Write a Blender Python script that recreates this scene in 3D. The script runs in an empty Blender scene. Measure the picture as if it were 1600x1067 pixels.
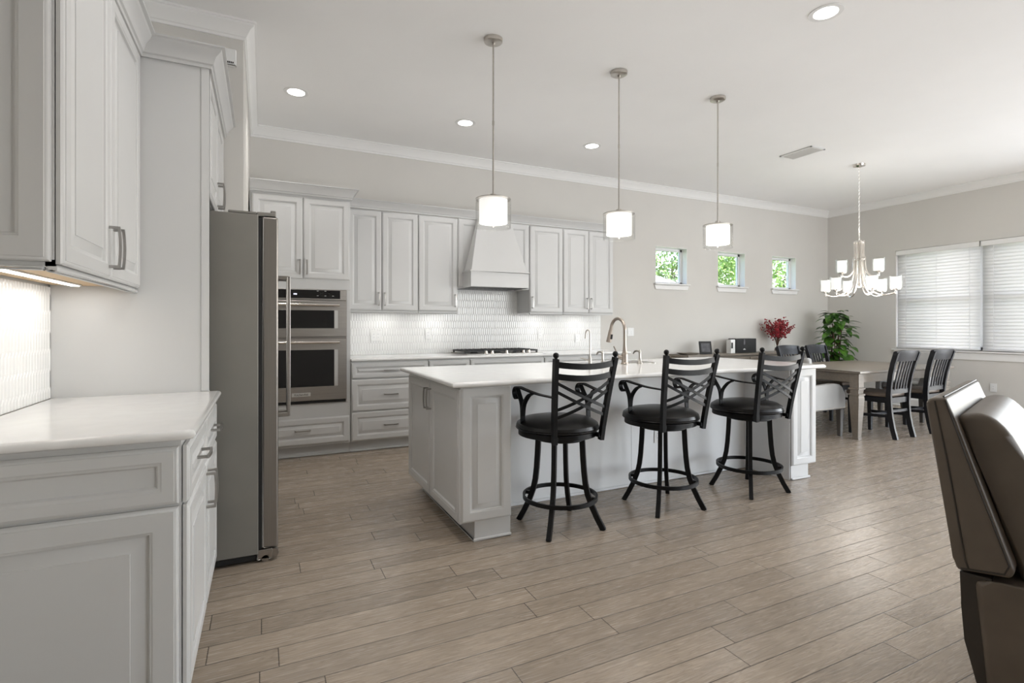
import bpy, bmesh, math, random
from mathutils import Vector, Matrix
R = math.radians
PI = math.pi
sc = bpy.context.scene
COL = sc.collection

# ------------------------------------------------------------------ camera, world, light, exposure
CAM_H = 1.222
FPX = 810.0
cam_d = bpy.data.cameras.new('camera')
cam = bpy.data.objects.new('camera', cam_d)
COL.objects.link(cam)
cam.location = (0, 0, CAM_H)
cam.rotation_euler = (R(90), 0, -math.atan((800 - 411) / FPX))
cam_d.sensor_width = 36.0
cam_d.lens = 36.0 * FPX / 1600
cam_d.shift_y = -(533.5 - 510.0) / 1600
cam_d.clip_start = 0.05
sc.camera = cam

sc.view_settings.view_transform = 'Standard'
sc.view_settings.look = 'None'
sc.view_settings.gamma = 1.0
sc.view_settings.use_curve_mapping = False
sc.view_settings.exposure = 0.14
sc.cycles.use_denoising = True
sc.cycles.max_bounces = 8
sc.cycles.diffuse_bounces = 5
sc.cycles.glossy_bounces = 4
sc.cycles.transmission_bounces = 6
sc.cycles.transparent_max_bounces = 12
sc.cycles.sample_clamp_indirect = 6.0

world = bpy.data.worlds.new('sky')
sc.world = world
world.use_nodes = True
wn = world.node_tree
wn.nodes.clear()
w_out = wn.nodes.new('ShaderNodeOutputWorld')
w_bg = wn.nodes.new('ShaderNodeBackground')
w_sky = wn.nodes.new('ShaderNodeTexSky')
w_sky.sky_type = 'NISHITA'
w_sky.sun_disc = False
w_sky.sun_elevation = R(50)
w_sky.sun_rotation = R(100)
w_sky.dust_density = 2.0
w_bg.inputs['Strength'].default_value = 0.7
wn.links.new(w_sky.outputs[0], w_bg.inputs[0])
wn.links.new(w_bg.outputs[0], w_out.inputs[0])


def light(kind, name, loc, power, color=(1, 1, 1), **k):
    d = bpy.data.lights.new(name, kind)
    d.energy = power
    d.color = color
    o = bpy.data.objects.new(name, d)
    o.location = loc
    if 'rot' in k:
        o.rotation_euler = k.pop('rot')
    for a, v in k.items():
        setattr(d, a, v)
    COL.objects.link(o)
    return o


# sun on the garden (high, from the living-room side) and daylight entering by the added, unseen glass doors behind the camera and right of it
light('SUN', 'sun', (0, -20, 30), 9, (1, .96, .9), angle=R(1), rot=(R(27), R(-6), 0))
light('AREA', 'daylight_rear', (6.2, -3.65, 1.25), 225, (.90, .945, 1), shape='RECTANGLE', size=4.2, size_y=2.3, rot=(R(90), 0, 0))
light('AREA', 'daylight_right', (9.2, 0.5, 1.3), 160, (.89, .945, 1), shape='RECTANGLE', size=3.8, size_y=2.3, rot=(R(90), 0, R(90)))
light('AREA', 'daylight_dining', (9.5, 3.64, 1.75), 9, (1, .99, .98), shape='RECTANGLE', size=2.3, size_y=1.7, rot=(R(90), 0, R(90)))

# ------------------------------------------------------------------ materials


def newmat(name):
    m = bpy.data.materials.new(name)
    m.use_nodes = True
    nt = m.node_tree
    return m, nt, nt.nodes['Principled BSDF']


def pmat(name, col, rough=.5, metal=0.0, spec=None, coat=0.0, vary=0.0, scale=8.0, bump=0.0, bscale=80.0, stretch=(1, 1, 1)):
    """procedural principled material: noise variation of colour and a fine bump"""
    m, nt, b = newmat(name)
    b.inputs['Base Color'].default_value = (*col, 1)
    b.inputs['Roughness'].default_value = rough
    b.inputs['Metallic'].default_value = metal
    if spec is not None:
        b.inputs['Specular IOR Level'].default_value = spec
    if coat:
        b.inputs['Coat Weight'].default_value = coat
        b.inputs['Coat Roughness'].default_value = .12
    tc = nt.nodes.new('ShaderNodeTexCoord')
    mp = nt.nodes.new('ShaderNodeMapping')
    mp.inputs['Scale'].default_value = stretch
    nt.links.new(tc.outputs['Object'], mp.inputs[0])
    if vary:
        n = nt.nodes.new('ShaderNodeTexNoise')
        n.inputs['Scale'].default_value = scale
        n.inputs['Detail'].default_value = 4
        nt.links.new(mp.outputs[0], n.inputs['Vector'])
        r = nt.nodes.new('ShaderNodeValToRGB')
        r.color_ramp.elements[0].position = .3
        r.color_ramp.elements[1].position = .7
        r.color_ramp.elements[0].color = (*[c * (1 - vary) for c in col], 1)
        r.color_ramp.elements[1].color = (*[min(1, c * (1 + vary)) for c in col], 1)
        nt.links.new(n.outputs['Fac'], r.inputs[0])
        nt.links.new(r.outputs[0], b.inputs['Base Color'])
    if bump:
        n = nt.nodes.new('ShaderNodeTexNoise')
        n.inputs['Scale'].default_value = bscale
        n.inputs['Detail'].default_value = 3
        nt.links.new(mp.outputs[0], n.inputs['Vector'])
        bp = nt.nodes.new('ShaderNodeBump')
        bp.inputs['Strength'].default_value = bump
        bp.inputs['Distance'].default_value = .002
        nt.links.new(n.outputs['Fac'], bp.inputs['Height'])
        nt.links.new(bp.outputs[0], b.inputs['Normal'])
    return m


def emat(name, col, strength):
    m, nt, b = newmat(name)
    b.inputs['Base Color'].default_value = (.9, .9, .88, 1)
    b.inputs['Emission Color'].default_value = (*col, 1)
    b.inputs['Emission Strength'].default_value = strength
    return m


def clearglass(name, tint=(1, 1, 1), refl=.5):
    m, nt, b = newmat(name)
    nt.nodes.remove(b)
    out = nt.nodes['Material Output']
    tr = nt.nodes.new('ShaderNodeBsdfTransparent')
    tr.inputs[0].default_value = (*tint, 1)
    gl = nt.nodes.new('ShaderNodeBsdfGlossy')
    gl.inputs['Roughness'].default_value = .03
    lw = nt.nodes.new('ShaderNodeLayerWeight')
    pw = nt.nodes.new('ShaderNodeMath')
    pw.operation = 'POWER'
    pw.inputs[1].default_value = 3.0
    nt.links.new(lw.outputs['Facing'], pw.inputs[0])
    ml = nt.nodes.new('ShaderNodeMath')
    ml.operation = 'MULTIPLY_ADD'
    ml.inputs[1].default_value = refl
    ml.inputs[2].default_value = .03
    mx = nt.nodes.new('ShaderNodeMixShader')
    nt.links.new(pw.outputs[0], ml.inputs[0])
    nt.links.new(ml.outputs[0], mx.inputs[0])
    nt.links.new(tr.outputs[0], mx.inputs[1])
    nt.links.new(gl.outputs[0], mx.inputs[2])
    nt.links.new(mx.outputs[0], out.inputs[0])
    return m


def floor_mat():
    m, nt, b = newmat('oak_planks')
    L = nt.links

    def N(t, **k):
        n = nt.nodes.new(t)
        for a, v in k.items():
            setattr(n, a, v)
        return n

    def M(op, a, bb=None):
        n = N('ShaderNodeMath', operation=op)
        for i, v in enumerate((a, bb)):
            if v is None:
                continue
            if isinstance(v, (int, float)):
                n.inputs[i].default_value = v
            else:
                L.new(v, n.inputs[i])
        return n.outputs[0]
    tc = N('ShaderNodeTexCoord')
    sp = N('ShaderNodeSeparateXYZ')
    L.new(tc.outputs['Object'], sp.inputs[0])
    x, y = sp.outputs[0], sp.outputs[1]
    W, LEN = .122, 1.05
    yr = M('DIVIDE', M('ADD', y, 40.049), W)
    row = M('FLOOR', yr)
    fy = M('FRACT', yr)
    wn1 = N('ShaderNodeTexWhiteNoise', noise_dimensions='1D')
    L.new(row, wn1.inputs['W'])
    xr = M('DIVIDE', M('ADD', M('ADD', x, 50.0), M('MULTIPLY', wn1.outputs['Value'], 7.3)), LEN)
    colm = M('FLOOR', xr)
    fx = M('FRACT', xr)
    cmb = N('ShaderNodeCombineXYZ')
    L.new(row, cmb.inputs[0]); L.new(colm, cmb.inputs[1])
    wn2 = N('ShaderNodeTexWhiteNoise', noise_dimensions='3D')
    L.new(cmb.outputs[0], wn2.inputs['Vector'])
    rnd = wn2.outputs['Value']
    # seams
    ey = M('MULTIPLY', M('MINIMUM', fy, M('SUBTRACT', 1.0, fy)), W)
    ex = M('MULTIPLY', M('MINIMUM', fx, M('SUBTRACT', 1.0, fx)), LEN)
    e = M('MINIMUM', ey, ex)
    seam = N('ShaderNodeMapRange')
    seam.inputs['From Min'].default_value = .0004
    seam.inputs['From Max'].default_value = .0030
    L.new(e, seam.inputs['Value'])
    # grain: stretched noise shifted per plank
    sh = M('MULTIPLY', rnd, 37.0)
    gx = N('ShaderNodeCombineXYZ')
    L.new(M('ADD', M('MULTIPLY', x, 1.3), sh), gx.inputs[0])
    L.new(M('ADD', M('MULTIPLY', y, 13.0), M('MULTIPLY', sh, 3.1)), gx.inputs[1])
    L.new(sh, gx.inputs[2])
    n1 = N('ShaderNodeTexNoise')
    n1.inputs['Scale'].default_value = 1.6
    n1.inputs['Detail'].default_value = 3
    n1.inputs['Roughness'].default_value = .5
    n1.inputs['Distortion'].default_value = .4
    L.new(gx.outputs[0], n1.inputs['Vector'])
    rings = M('FRACT', M('MULTIPLY', n1.outputs['Fac'], 13.0))
    ring = M('ABSOLUTE', M('SUBTRACT', M('MULTIPLY', rings, 2.0), 1.0))
    fx2 = N('ShaderNodeCombineXYZ')
    L.new(M('MULTIPLY', x, 9.0), fx2.inputs[0])
    L.new(M('MULTIPLY', y, 160.0), fx2.inputs[1])
    L.new(sh, fx2.inputs[2])
    n2 = N('ShaderNodeTexNoise')
    n2.inputs['Scale'].default_value = 1.0
    n2.inputs['Detail'].default_value = 3
    L.new(fx2.outputs[0], n2.inputs['Vector'])
    n3 = N('ShaderNodeTexNoise')
    n3.inputs['Scale'].default_value = 2.2
    n3.inputs['Detail'].default_value = 2
    L.new(gx.outputs[0], n3.inputs['Vector'])
    g = M('ADD', M('MULTIPLY', M('POWER', ring, 2.0), -.24), M('MULTIPLY', M('SUBTRACT', n2.outputs['Fac'], .5), .34))
    g = M('ADD', g, M('MULTIPLY', M('SUBTRACT', n3.outputs['Fac'], .5), .35))
    g = M('ADD', g, M('MULTIPLY', M('SUBTRACT', rnd, .5), .20))
    val = M('ADD', g, 1.06)
    hue = N('ShaderNodeMixRGB')
    hue.inputs[1].default_value = (.345, .286, .228, 1)
    hue.inputs[2].default_value = (.37, .303, .237, 1)
    L.new(wn2.outputs['Color'], hue.inputs[0])
    mul = N('ShaderNodeVectorMath', operation='SCALE')
    L.new(hue.outputs[0], mul.inputs[0])
    L.new(val, mul.inputs['Scale'])
    mul2 = N('ShaderNodeMixRGB')
    mul2.inputs[1].default_value = (.045, .035, .027, 1)
    L.new(seam.outputs[0], mul2.inputs[0])
    L.new(mul.outputs[0], mul2.inputs[2])
    L.new(mul2.outputs[0], b.inputs['Base Color'])
    rr = M('ADD', M('MULTIPLY', n2.outputs['Fac'], .14), .19)
    L.new(rr, b.inputs['Roughness'])
    bp = N('ShaderNodeBump')
    bp.inputs['Strength'].default_value = .17
    bp.inputs['Distance'].default_value = .003
    hgt = M('ADD', M('MULTIPLY', seam.outputs[0], 1.0), M('ADD', M('MULTIPLY', ring, -.4), M('MULTIPLY', n3.outputs['Fac'], .5)))
    L.new(hgt, bp.inputs['Height'])
    L.new(bp.outputs[0], b.inputs['Normal'])
    return m


def blind_mat():
    m, nt, b = newmat('blind_slat')
    out = nt.nodes['Material Output']
    b.inputs['Base Color'].default_value = (.85, .85, .84, 1)
    b.inputs['Roughness'].default_value = .45
    tl = nt.nodes.new('ShaderNodeBsdfTranslucent')
    tl.inputs[0].default_value = (.9, .9, .88, 1)
    n = nt.nodes.new('ShaderNodeTexNoise')
    n.inputs['Scale'].default_value = 3
    mr = nt.nodes.new('ShaderNodeMapRange')
    mr.inputs['To Min'].default_value = .38
    mr.inputs['To Max'].default_value = .48
    mx = nt.nodes.new('ShaderNodeMixShader')
    nt.links.new(n.outputs['Fac'], mr.inputs['Value'])
    nt.links.new(mr.outputs[0], mx.inputs[0])
    nt.links.new(b.outputs[0], mx.inputs[1])
    nt.links.new(tl.outputs[0], mx.inputs[2])
    nt.links.new(mx.outputs[0], out.inputs[0])
    return m


def leaf_mat(name, c0, c1, trans=.25):
    m, nt, b = newmat(name)
    tc = nt.nodes.new('ShaderNodeTexCoord')
    n = nt.nodes.new('ShaderNodeTexNoise')
    n.inputs['Scale'].default_value = 9
    nt.links.new(tc.outputs['Object'], n.inputs['Vector'])
    r = nt.nodes.new('ShaderNodeValToRGB')
    r.color_ramp.elements[0].position = .35
    r.color_ramp.elements[1].position = .65
    r.color_ramp.elements[0].color = (*c0, 1)
    r.color_ramp.elements[1].color = (*c1, 1)
    nt.links.new(n.outputs['Fac'], r.inputs[0])
    nt.links.new(r.outputs[0], b.inputs['Base Color'])
    b.inputs['Roughness'].default_value = .4
    b.inputs['Subsurface Weight'].default_value = 0
    return m


WHITE = pmat('cabinet_white', (.59, .59, .585), .36, vary=.012, scale=3)
TRIMW = pmat('trim_white', (.83, .825, .81), .4, vary=.01, scale=3)
WALL = pmat('wall_greige', (.655, .635, .60), .85, vary=.015, scale=2, bump=.12, bscale=220)
CEIL = pmat('ceiling_white', (.925, .922, .915), .9, vary=.01, scale=2, bump=.15, bscale=160)
ISLBACK = pmat('island_back_paint', (.83, .835, .84), .55, vary=.012, scale=3)
FLOOR = floor_mat()
QUARTZ = pmat('white_quartz', (.80, .795, .785), .13, vary=.025, scale=14, coat=.2)
TILE = pmat('glazed_white_tile', (.84, .84, .83), .16, vary=.015, scale=30)
GROUT = pmat('white_grout', (.74, .74, .73), .8, vary=.03, scale=60)
STEEL = pmat('stainless_steel', (.40, .38, .36), .3, metal=1, vary=.06, scale=4, stretch=(1, 1, 40))
SLATE = pmat('fridge_slate', (.225, .215, .195), .45, metal=.2, vary=.04, scale=5)
FRDOOR = pmat('fridge_door_steel', (.29, .27, .25), .36, metal=.85, vary=.04, scale=4, stretch=(40, 40, 1))
NICKEL = pmat('brushed_nickel', (.56, .53, .49), .28, metal=1, vary=.05, scale=30)
CHROME = pmat('polished_nickel', (.84, .80, .75), .16, metal=1, vary=.03, scale=20)
FAUCET = pmat('warm_nickel', (.42, .365, .32), .33, metal=1, vary=.03, scale=20)
HANDLE = pmat('pull_nickel', (.42, .41, .395), .3, metal=1, vary=.05, scale=30)
BLKMETAL = pmat('black_metal', (.006, .006, .0065), .42, spec=.22, vary=.2, scale=30, bump=.06)
BLKLEATH = pmat('black_leather', (.007, .0065, .0065), .30, spec=.35, vary=.2, scale=20, bump=.12, bscale=300)
BLKGLASS = pmat('black_glass', (.006, .006, .007), .06, vary=.1, scale=4)
BLACK = pmat('matte_black', (.012, .012, .012), .6, vary=.15, scale=20)
CASTIRON = pmat('cast_iron', (.03, .03, .032), .55, vary=.2, scale=40, bump=.2)
BIRCH = pmat('raw_birch', (.62, .44, .25), .5, vary=.08, scale=4, stretch=(1, 12, 1))
DKWOOD = pmat('dark_stained_wood', (.012, .0125, .016), .36, spec=.4, vary=.25, scale=6, stretch=(6, 6, 1))
SEATLEATH = pmat('brown_seat_leather', (.16, .125, .10), .38, vary=.12, scale=14, bump=.1, bscale=260)
TABLEW = pmat('driftwood_oak', (.195, .165, .133), .32, vary=.10, scale=3, stretch=(1.5, 14, 14), bump=.08, bscale=30)
SIDEW = pmat('grey_brown_wood', (.23, .20, .165), .4, vary=.14, scale=3, stretch=(1.5, 14, 14))
ARMLEATH = pmat('pale_grey_leather', (.37, .365, .355), .42, vary=.04, scale=10, bump=.08, bscale=240)
GREYWOOD = pmat('grey_wood_leg', (.085, .076, .068), .4, vary=.12, scale=6, stretch=(6, 6, 1))
RECL = pmat('taupe_leather', (.125, .100, .078), .44, vary=.10, scale=9, bump=.10, bscale=260)
SEAM = pmat('dark_piping', (.035, .028, .022), .5, vary=.1, scale=20)
PLATE = pmat('switch_plate_white', (.82, .82, .81), .35, vary=.01, scale=10)
VINYL = pmat('vinyl_white', (.85, .85, .85), .35, vary=.01, scale=6)
SHADEW = emat('lit_opal_shade', (1, .985, .965), .68)
SHADEC = emat('lit_frosted_shade', (1, .98, .95), .6)
LED = emat('led_disc', (1, .97, .93), 9.0)
STRIP = emat('led_strip', (1, .97, .93), 4.0)
DISPLAY = emat('clock_display', (.45, .52, .8), .6)
GLASS = clearglass('window_glass', (.985, .985, .985), .35)
CLEAR = clearglass('clear_glass', (.98, .98, .975), .35)
BLIND = blind_mat()
POTLEAF = leaf_mat('potted_leaf', (.018, .07, .012), (.10, .24, .03))
TREELEAF = leaf_mat('tree_leaf', (.12, .24, .05), (.42, .58, .17))
TREELEAF2 = leaf_mat('tree_leaf_pale', (.16, .28, .09), (.5, .62, .27))
BARK = pmat('bark', (.16, .12, .09), .9, vary=.2, scale=10)
REDPETAL = leaf_mat('red_petals', (.16, .008, .014), (.42, .03, .045))
STEMG = pmat('twig', (.13, .07, .045), .7, vary=.2, scale=20)
TERRA = pmat('grey_planter', (.2, .19, .18), .6, vary=.08, scale=10)
SOIL = pmat('soil', (.04, .03, .02), .95, vary=.3, scale=60)
ROOFM = pmat('pale_roof', (.55, .55, .56), .9, vary=.06, scale=5)
STUCCO = pmat('stucco', (.7, .68, .64), .9, vary=.03, scale=10)
LAWN = pmat('lawn', (.13, .22, .05), .95, vary=.25, scale=2)
FILTER = pmat('hood_filter', (.12, .12, .12), .4, metal=.8, vary=.2, scale=50)
MIRRORF = pmat('screen_grey', (.11, .11, .12), .15, vary=.3, scale=14)
BADGE = pmat('badge_silver', (.62, .62, .61), .3, metal=.6, vary=.02, scale=10)

# ------------------------------------------------------------------ mesh helpers
X, Y, Z = Vector((1, 0, 0)), Vector((0, 1, 0)), Vector((0, 0, 1))


class MB:
    def __init__(s):
        s.bm = bmesh.new()

    def v(s, p):
        return s.bm.verts.new(p)

    def f(s, vs):
        try:
            return s.bm.faces.new(vs)
        except ValueError:
            return None

    def fbox(s, o, u, v, n, a0, a1, b0, b1, c0, c1, bev=0, seg=1):
        o = Vector(o)
        p = [s.v(o + u * a + v * b + n * c) for c in (c0, c1) for b in (b0, b1) for a in (a0, a1)]
        fs = [s.f([p[i] for i in q]) for q in ((0, 1, 3, 2), (4, 5, 7, 6), (0, 1, 5, 4), (2, 3, 7, 6), (0, 2, 6, 4), (1, 3, 7, 5))]
        if bev:
            es = {e for f in fs for e in f.edges}
            bmesh.ops.bevel(s.bm, geom=list(es), offset=bev, segments=seg, profile=.5, affect='EDGES', clamp_overlap=True)
        return s

    def box(s, x0, x1, y0, y1, z0, z1, bev=0, seg=1):
        return s.fbox((0, 0, 0), X, Y, Z, x0, x1, y0, y1, z0, z1, bev, seg)

    def ring_faces(s, rings, closed=False, caps=True):
        n = len(rings[0])
        m = len(rings)
        for i in range(m if closed else m - 1):
            a, b = rings[i], rings[(i + 1) % m]
            for j in range(n):
                s.f([a[j], a[(j + 1) % n], b[(j + 1) % n], b[j]])
        if caps and not closed:
            s.f(rings[0][::-1])
            s.f(rings[-1])

    def tube(s, pts, r, seg=10, closed=False, sect=None, up=None):
        """round tube along pts, or any 2D section (list of (a,b)) when sect is given"""
        pts = [Vector(p) for p in pts]
        n = len(pts)
        rad = r if isinstance(r, (list, tuple)) else [r] * n
        tang = []
        for i in range(n):
            if closed:
                t = pts[(i + 1) % n] - pts[i - 1]
            else:
                t = pts[min(i + 1, n - 1)] - pts[max(i - 1, 0)]
            tang.append(t.normalized())
        ref = Vector(up) if up else (Z if abs(tang[0].z) < .9 else X)
        prev = None
        rings = []
        for i in range(n):
            t = tang[i]
            if up:
                a = Vector(up).cross(t)
                if a.length < 1e-4:
                    a = prev or X
            elif prev is None:
                a = ref.cross(t)
            else:
                a = prev - t * prev.dot(t)
            a.normalize()
            prev = a
            b = t.cross(a)
            if sect:
                rings.append([s.v(pts[i] + a * (p * rad[i]) + b * (q * rad[i])) for p, q in sect])
            else:
                rings.append([s.v(pts[i] + (a * math.cos(2 * PI * k / seg) + b * math.sin(2 * PI * k / seg)) * rad[i]) for k in range(seg)])
        s.ring_faces(rings, closed)
        return s

    def bar(s, pts, w, t, up, closed=False):
        """flat bar: w across (perpendicular to up), t along up"""
        return s.tube(pts, 1.0, closed=closed, sect=[(-w / 2, -t / 2), (w / 2, -t / 2), (w / 2, t / 2), (-w / 2, t / 2)], up=up)

    def lathe(s, prof, seg=24, c=(0, 0, 0), axis=Z, closed=False):
        c = Vector(c)
        axis = Vector(axis)
        a = (X if abs(axis.x) < .9 else Y)
        a = (a - axis * a.dot(axis)).normalized()
        b = axis.cross(a)
        rings = []
        for r, z in prof:
            rings.append([s.v(c + axis * z + (a * math.cos(2 * PI * k / seg) + b * math.sin(2 * PI * k / seg)) * max(r, 1e-5)) for k in range(seg)])
        s.ring_faces(rings, closed)
        return s

    def sphere(s, c, r, seg=12, sq=1.0):
        k = max(4, seg // 2)
        return s.lathe([(r * math.sin(PI * i / k), -r * sq * math.cos(PI * i / k)) for i in range(k + 1)], seg, c)

    def prism(s, poly, o, u, v, n, d0, d1, bev=0, seg=2):
        o = Vector(o)
        lo = [s.v(o + u * a + v * b + n * d0) for a, b in poly]
        hi = [s.v(o + u * a + v * b + n * d1) for a, b in poly]
        k = len(poly)
        fs = [s.f(lo[::-1]), s.f(hi)] + [s.f([lo[i], lo[(i + 1) % k], hi[(i + 1) % k], hi[i]]) for i in range(k)]
        if bev:
            es = {e for f in fs if f for e in f.edges}
            bmesh.ops.bevel(s.bm, geom=list(es), offset=bev, segments=seg, profile=.5, affect='EDGES', clamp_overlap=True)
        return s

    def sweep(s, prof, path, closed=False):
        """prof: (out, z) points; path: (x, y) points; 'out' is to the right of the path direction; mitred"""
        P = [Vector((p[0], p[1])) for p in path]
        n = len(P)
        rings = []
        for i in range(n):
            def nrm(a, b):
                d = (b - a).normalized()
                return Vector((d.y, -d.x))
            if closed:
                n1, n2 = nrm(P[i - 1], P[i]), nrm(P[i], P[(i + 1) % n])
            else:
                n1 = nrm(P[i - 1], P[i]) if i else nrm(P[0], P[1])
                n2 = nrm(P[i], P[i + 1]) if i < n - 1 else n1
            mt = (n1 + n2)
            mt = mt / max(mt.length_squared, 1e-6) * 2
            rings.append([s.v((P[i].x + mt.x * o, P[i].y + mt.y * o, z)) for o, z in prof])
        s.ring_faces(rings, closed)
        return s

    def panel(s, o, u, v, n, w, h, prof, back=0.0):
        """nested rectangular loops (inset, height along n): a raised or recessed panel face"""
        o = Vector(o)

        def loop(i, c):
            return [s.v(o + u * a + v * b + n * c) for a, b in ((i, i), (w - i, i), (w - i, h - i), (i, h - i))]
        loops = [loop(0, back)] + [loop(i, c) for i, c in prof]
        for a, b in zip(loops, loops[1:]):
            for j in range(4):
                s.f([a[j], a[(j + 1) % 4], b[(j + 1) % 4], b[j]])
        s.f(loops[-1])
        s.f(loops[0][::-1])
        return s


def obj(name, mb, mat, parent=None, smooth=35, local=False):
    bm = mb.bm
    bmesh.ops.recalc_face_normals(bm, faces=bm.faces)
    if parent is not None and not local:
        off = Vector((0, 0, 0))
        q = parent
        while q is not None:
            off += q.location
            q = q.parent
        bmesh.ops.translate(bm, verts=bm.verts, vec=-off)
    me = bpy.data.meshes.new(name)
    bm.to_mesh(me)
    bm.free()
    if smooth:
        for p in me.polygons:
            p.use_smooth = True
        me.set_sharp_from_angle(angle=R(smooth))
    me.materials.append(mat)
    o = bpy.data.objects.new(name, me)
    COL.objects.link(o)
    if parent is not None:
        o.parent = parent
    if smooth:
        w = o.modifiers.new('weighted_normals', 'WEIGHTED_NORMAL')
        w.mode = 'FACE_AREA'
        w.keep_sharp = True
    return o


def tag(o, label, cat, group=None):
    o['label'] = label
    o['category'] = cat
    if group:
        o['group'] = group
    return o


def thing(name, label, cat, loc=(0, 0, 0), group=None):
    o = bpy.data.objects.new(name, None)
    o.empty_display_size = .1
    o.location = loc
    COL.objects.link(o)
    return tag(o, label, cat, group)


def struct(name, mb, mat, parent=None, smooth=35):
    o = obj(name, mb, mat, parent, smooth)
    if parent is None:
        o['kind'] = 'structure'
    return o


def dup(src, loc, rotz=None, label=None, group=None):
    def rec(o, par):
        c = o.copy()
        COL.objects.link(c)
        if par is not None:
            c.parent = par
        for ch in list(o.children):
            rec(ch, c)
        return c
    r = rec(src, None)
    r.location = loc
    if rotz is not None:
        r.rotation_euler = (0, 0, rotz)
    if label:
        r['label'] = label
    if group:
        r['group'] = group
    return r


def text_mesh(name, body, size, mat, parent, loc, rot, depth=.0006):
    cu = bpy.data.curves.new(name, 'FONT')
    cu.body = body
    cu.size = size
    cu.align_x = 'CENTER'
    cu.align_y = 'CENTER'
    cu.extrude = depth
    t = bpy.data.objects.new(name, cu)
    COL.objects.link(t)
    dg = bpy.context.evaluated_depsgraph_get()
    dg.update()
    me = bpy.data.meshes.new_from_object(t.evaluated_get(dg))
    bpy.data.objects.remove(t)
    me.materials.clear()
    me.materials.append(mat)
    o = bpy.data.objects.new(name, me)
    COL.objects.link(o)
    o.parent = parent
    off = Vector((0, 0, 0))
    q = parent
    while q is not None:
        off += q.location
        q = q.parent
    o.location = Vector(loc) - off
    o.rotation_euler = rot
    return o


def arc(c, r, a0, a1, n, u=X, v=Z):
    c = Vector(c)
    return [c + u * (r * math.cos(a0 + (a1 - a0) * i / n)) + v * (r * math.sin(a0 + (a1 - a0) * i / n)) for i in range(n + 1)]


def smoothpath(pts, n=6):
    """Catmull-Rom through pts"""
    P = [Vector(p) for p in pts]
    P = [P[0] * 2 - P[1]] + P + [P[-1] * 2 - P[-2]]
    out = []
    for i in range(1, len(P) - 2):
        for k in range(n):
            t = k / n
            a, b, c, d = P[i - 1], P[i], P[i + 1], P[i + 2]
            out.append(.5 * ((2 * b) + (c - a) * t + (2 * a - 5 * b + 4 * c - d) * t * t + (3 * b - a - 3 * c + d) * t ** 3))
    out.append(P[-2])
    return out


# raised-panel profile of a cabinet door (inset, height)
def door_prof(t=.020, fr=.058, rise=.032):
    return [(0, t - .010), (.003, t - .008), (.006, t - .004), (.011, t - .002), (.012, t), (fr - .008, t), (fr - .004, t - .003), (fr, t - .004), (fr + .003, t - .012), (fr + .010, t - .014),
            (fr + .010 + rise, t - .003), (fr + .011 + rise, t - .0005)]


def recess_prof(t=.020, fr=.055):
    return [(0, t - .010), (.003, t - .008), (.006, t - .004), (.011, t - .002), (.012, t), (fr - .010, t), (fr - .006, t - .003), (fr, t - .004), (fr + .006, t - .012), (fr + .02, t - .014)]


def add_handle(parent, o, a, n, L=.128, name='handle'):
    """square bar pull: a = direction along the bar, n = outward; o = centre on the face"""
    b = a.cross(n)
    m = MB()
    for sgn in (-1, 1):
        m.fbox(o, a, b, n, sgn * L / 2 - .005, sgn * L / 2 + .005, -.005, .005, 0, .030, .001)
    pts = [Vector(o) + a * (L / 2 * k) + n * (.031 + .004 * (1 - k * k)) for k in (-1.06, -.75, -.4, 0, .4, .75, 1.06)]
    m.bar(pts, .011, .008, n)
    return obj(name, m, HANDLE, parent)


def add_door(parent, o, u, v, n, w, h, handle=None, name='door', prof=None, mat=None, horiz=False, L=.128):
    """handle = (a, b) position on the door in u, v"""
    m = MB()
    o = Vector(o) + n * .003
    if prof is None:
        fr = min(.058, .22 * min(w, h) + .012)
        prof = door_prof(fr=fr, rise=min(.030, .1 * min(w, h)))
    m.panel(o, u, v, n, w, h, prof)
    d = obj(name, m, mat or WHITE, parent)
    if handle:
        p = Vector(o) + u * handle[0] + v * handle[1] + n * .019
        add_handle(d, p, u if horiz else v, n, L)
    return d


# ------------------------------------------------------------------ room shell
XL, XR, YB, YR = -.83, 8.9, 5.78, -3.3     # left wall, right wall, back wall, rear wall
ZC = 3.22
T = .18
m = MB(); m.box(XL - T, XR + T, YR - T, YB + T, -.12, 0)
struct('floor', m, FLOOR, smooth=0)
m = MB(); m.box(XL - T, XR + T, YR - T, YB + T, ZC, ZC + .15)
struct('ceiling', m, CEIL, smooth=0)


def holed_wall(name, axis, c0, c1, a0, a1, holes):
    """wall between c0 and c1 across, a0..a1 along, 0..ZC high, with rectangular holes (a0,a1,z0,z1)"""
    m = MB()
    xs = sorted({a0, a1, *[h[0] for h in holes], *[h[1] for h in holes]})
    zs = sorted({0, ZC, *[h[2] for h in holes], *[h[3] for h in holes]})
    for i in range(len(xs) - 1):
        for j in range(len(zs) - 1):
            cx, cz = (xs[i] + xs[i + 1]) / 2, (zs[j] + zs[j + 1]) / 2
            if any(h[0] < cx < h[1] and h[2] < cz < h[3] for h in holes):
                continue
            if axis == 'x':
                m.box(xs[i], xs[i + 1], c0, c1, zs[j], zs[j + 1])
            else:
                m.box(c0, c1, xs[i], xs[i + 1], zs[j], zs[j + 1])
    bmesh.ops.remove_doubles(m.bm, verts=m.bm.verts, dist=1e-4)
    bad = [f for f in m.bm.faces if any(f is not g and {v.index for v in f.verts} == {v.index for v in g.verts} for e in f.edges for g in e.link_faces)]
    return struct(name, m, WALL, smooth=0)


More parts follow.
